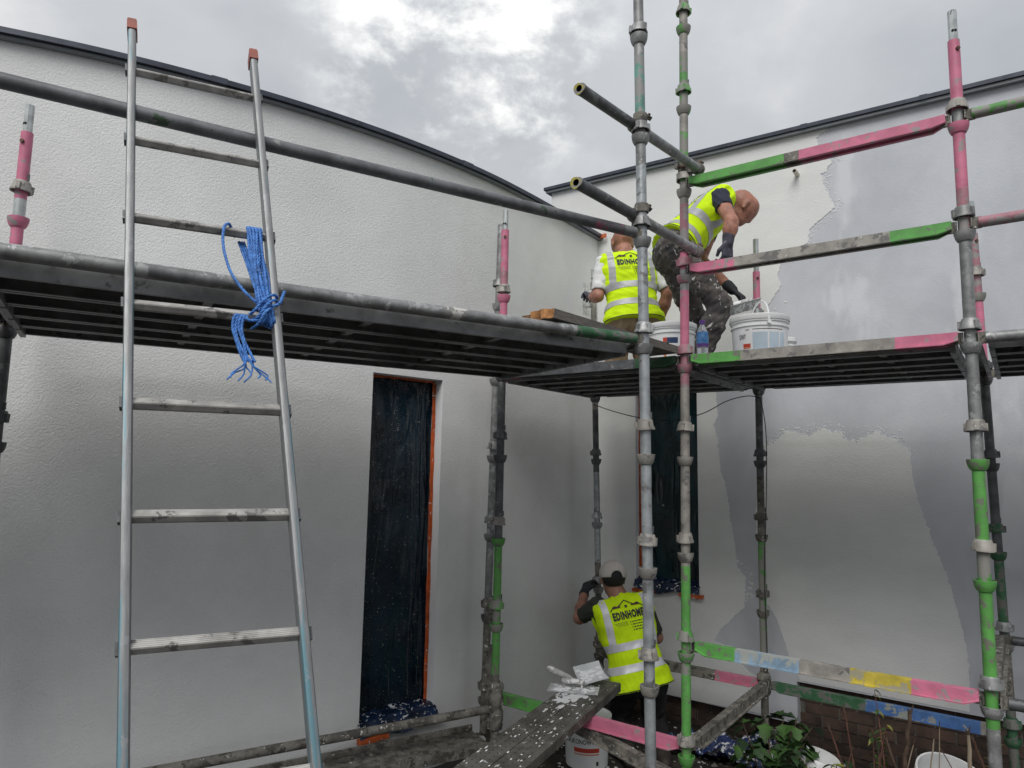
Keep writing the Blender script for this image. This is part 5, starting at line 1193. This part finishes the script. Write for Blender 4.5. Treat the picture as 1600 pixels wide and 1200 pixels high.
    if cap:
        F = Field(hd_ - V(.17, .17, .17), hd_ + V(.17, .17, .17), .0065)
        F.cap(T(hd_ + hu * .036 - fc * .030), T(hd_ + hu * .040 + fc * .022), .101, .097, .02, [(tuple(hs), 1.07)]); F.plane(T(hd_ + hu * .012), T(-hu)); F.cap(T(hd_ - fc * .125 + hu * .018), T(hd_ - fc * .11 + hu * .018), .040, None, op='sub')
        F.cap(T(hd_ + fc * .11 + hu * .02), T(hd_ + fc * .155 + hu * .012), .055, .05, .01, [(tuple(hu), 8.0)]); co, _, _ = F.build('cap', cap, root)
        m = MB(); m.sweep([hd_ + hu * .012 - fc * .112 + hs * x + fc * abs(x) * .45 for x in (-.042, -.025, 0, .025, .042)], .007, 0, 6); m.build('cap_strap', 'cap_black', co)
        F = Field(hd_ - V(.15, .15, .15), hd_ + V(.15, .15, .15), .0065); F.cap(T(hd_ + hu * .028 - fc * .030), T(hd_ + hu * .03 - fc * .02), .0915, None, .02, [(tuple(hs), 1.06)]); F.plane(T(hd_ - hu * .05), T(-hu)); F.plane(T(hd_ - fc * .0), T(fc)); F.build('hair', 'cap_black', root)
    for (w_, d, bk_, mt, cu, ts, cf) in hands or ():
        hand(root, w_, d, bk_, mt, cu, ts, cuff=cf)
    return root

person('worker in yellow vest kneeling on the upper deck with back turned, white sleeves', dict(base=(.87, 4.98, 2.541), hip=(.885, 4.97, 3.05), chest=(.855, 5.06, 3.50), side=(1, .06, 0), head=(.835, 5.16, 3.66), face=(-.18, .9, -.35), crown=(0, .3, .9),
    arms=[((.675, 5.05, 3.47), (.625, 4.99, 3.20), (.60, 5.22, 3.25)), ((1.035, 5.05, 3.47), (1.15, 5.02, 3.24), (1.10, 5.12, 3.02))],
    legs=[((.79, 4.98, 3.02), (.77, 5.12, 2.63), (.78, 4.70, 2.60), (.78, 4.60, 2.585)), ((.98, 4.98, 3.02), (1.0, 5.12, 2.63), (.99, 4.70, 2.60), (.99, 4.60, 2.585))]),
    dict(skin='skin', shirt='shirt_white', trousers='trousers_beige'), 1, .80, hem=.06, hands=[((.60, 5.22, 3.25), (-.05, .6, .35), (.3, -.6, .5), 'glove', 1.0, 1, (.603, 5.19, 3.245)), ((1.10, 5.12, 3.02), (-.1, .3, -.9), (.9, .2, .2), 'glove', .5, -1, (1.105, 5.115, 3.05))])
person('bald worker in yellow vest bending over the plaster tub on the upper deck', dict(base=(1.1, 4.45, 2.541), hip=(1.065, 4.46, 3.40), chest=(1.385, 4.56, 3.73), side=(.05, -1, .12), head=(1.545, 4.53, 3.715), face=(.72, .12, -.68), crown=(.7, 0, .7),
    arms=[((1.42, 4.74, 3.70), (1.31, 4.70, 3.40), (1.455, 4.47, 3.13)), ((1.345, 4.36, 3.72), (1.37, 4.20, 3.50), (1.345, 4.20, 3.36))],
    legs=[((1.09, 4.56, 3.34), (1.26, 4.66, 2.97), (1.06, 4.66, 2.62), (1.20, 4.68, 2.585)), ((1.08, 4.36, 3.34), (1.34, 4.36, 2.99), (1.19, 4.38, 2.62), (1.33, 4.36, 2.585))]),
    dict(skin='skin_plaster', shirt='shirt_navy', trousers='trousers_grey'), 5, .42, hem=.0, hands=[((1.455, 4.47, 3.13), (.5, -.35, -.55), (.3, -.3, .8), 'glove_dark', .7, -1, (1.435, 4.50, 3.165)), ((1.345, 4.20, 3.36), (-.05, .05, -1), (.5, -.85, 0), 'glove', .9, 1, (1.35, 4.20, 3.405))])
person('worker in bright vest and backwards cap kneeling on the soil in the corner', dict(base=(.9, 4.95, 0), hip=(.905, 4.92, .53), chest=(.80, 5.03, .98), side=(1, .10, -.06), head=(.752, 5.10, 1.135), face=(-.12, .95, -.2), crown=(0, .15, 1),
    arms=[((.635, 5.04, .965), (.515, 5.12, .86), (.578, 5.36, 1.00)), ((.975, 5.06, .95), (1.07, 5.10, .74), (1.03, 5.30, .84))],
    legs=[((.82, 4.93, .49), (.80, 5.18, .13), (.80, 4.76, .10), (.80, 4.65, .075)), ((1.0, 4.93, .49), (1.06, 5.16, .13), (1.02, 4.74, .10), (1.02, 4.63, .075))]),
    dict(skin='skin_tan', shirt='shirt_olive', trousers='trousers_black'), 9, .78, cap='cap_white', reflect='reflective_bright', hem=.085, hands=[((.578, 5.36, 1.00), (.28, .55, .55), (-.7, -.45, .4), 'glove_dark', .75, 1, (.572, 5.34, .985)), ((1.03, 5.30, .84), (-.2, .8, .3), (.2, 0, 1), 'glove_dark', .6, -1, (1.035, 5.27, .83))])
# hand trowels in use
trowel('grey trowel held against the curved wall by the kneeling worker on the deck', V(.585, 5.42, 3.28), (0, .0, 1), (.58, .81, 0), (.26, .11), ('trowel_steel', 'trowel_handle'), True, arch=-.045)
trowel('plaster coated trowel held over the large tub by the bending worker', V(1.47, 4.28, 2.97), (.9, -.2, .25), (.1, .7, -.5), (.19, .085), ('trowel_handle', 'trowel_handle'), True)
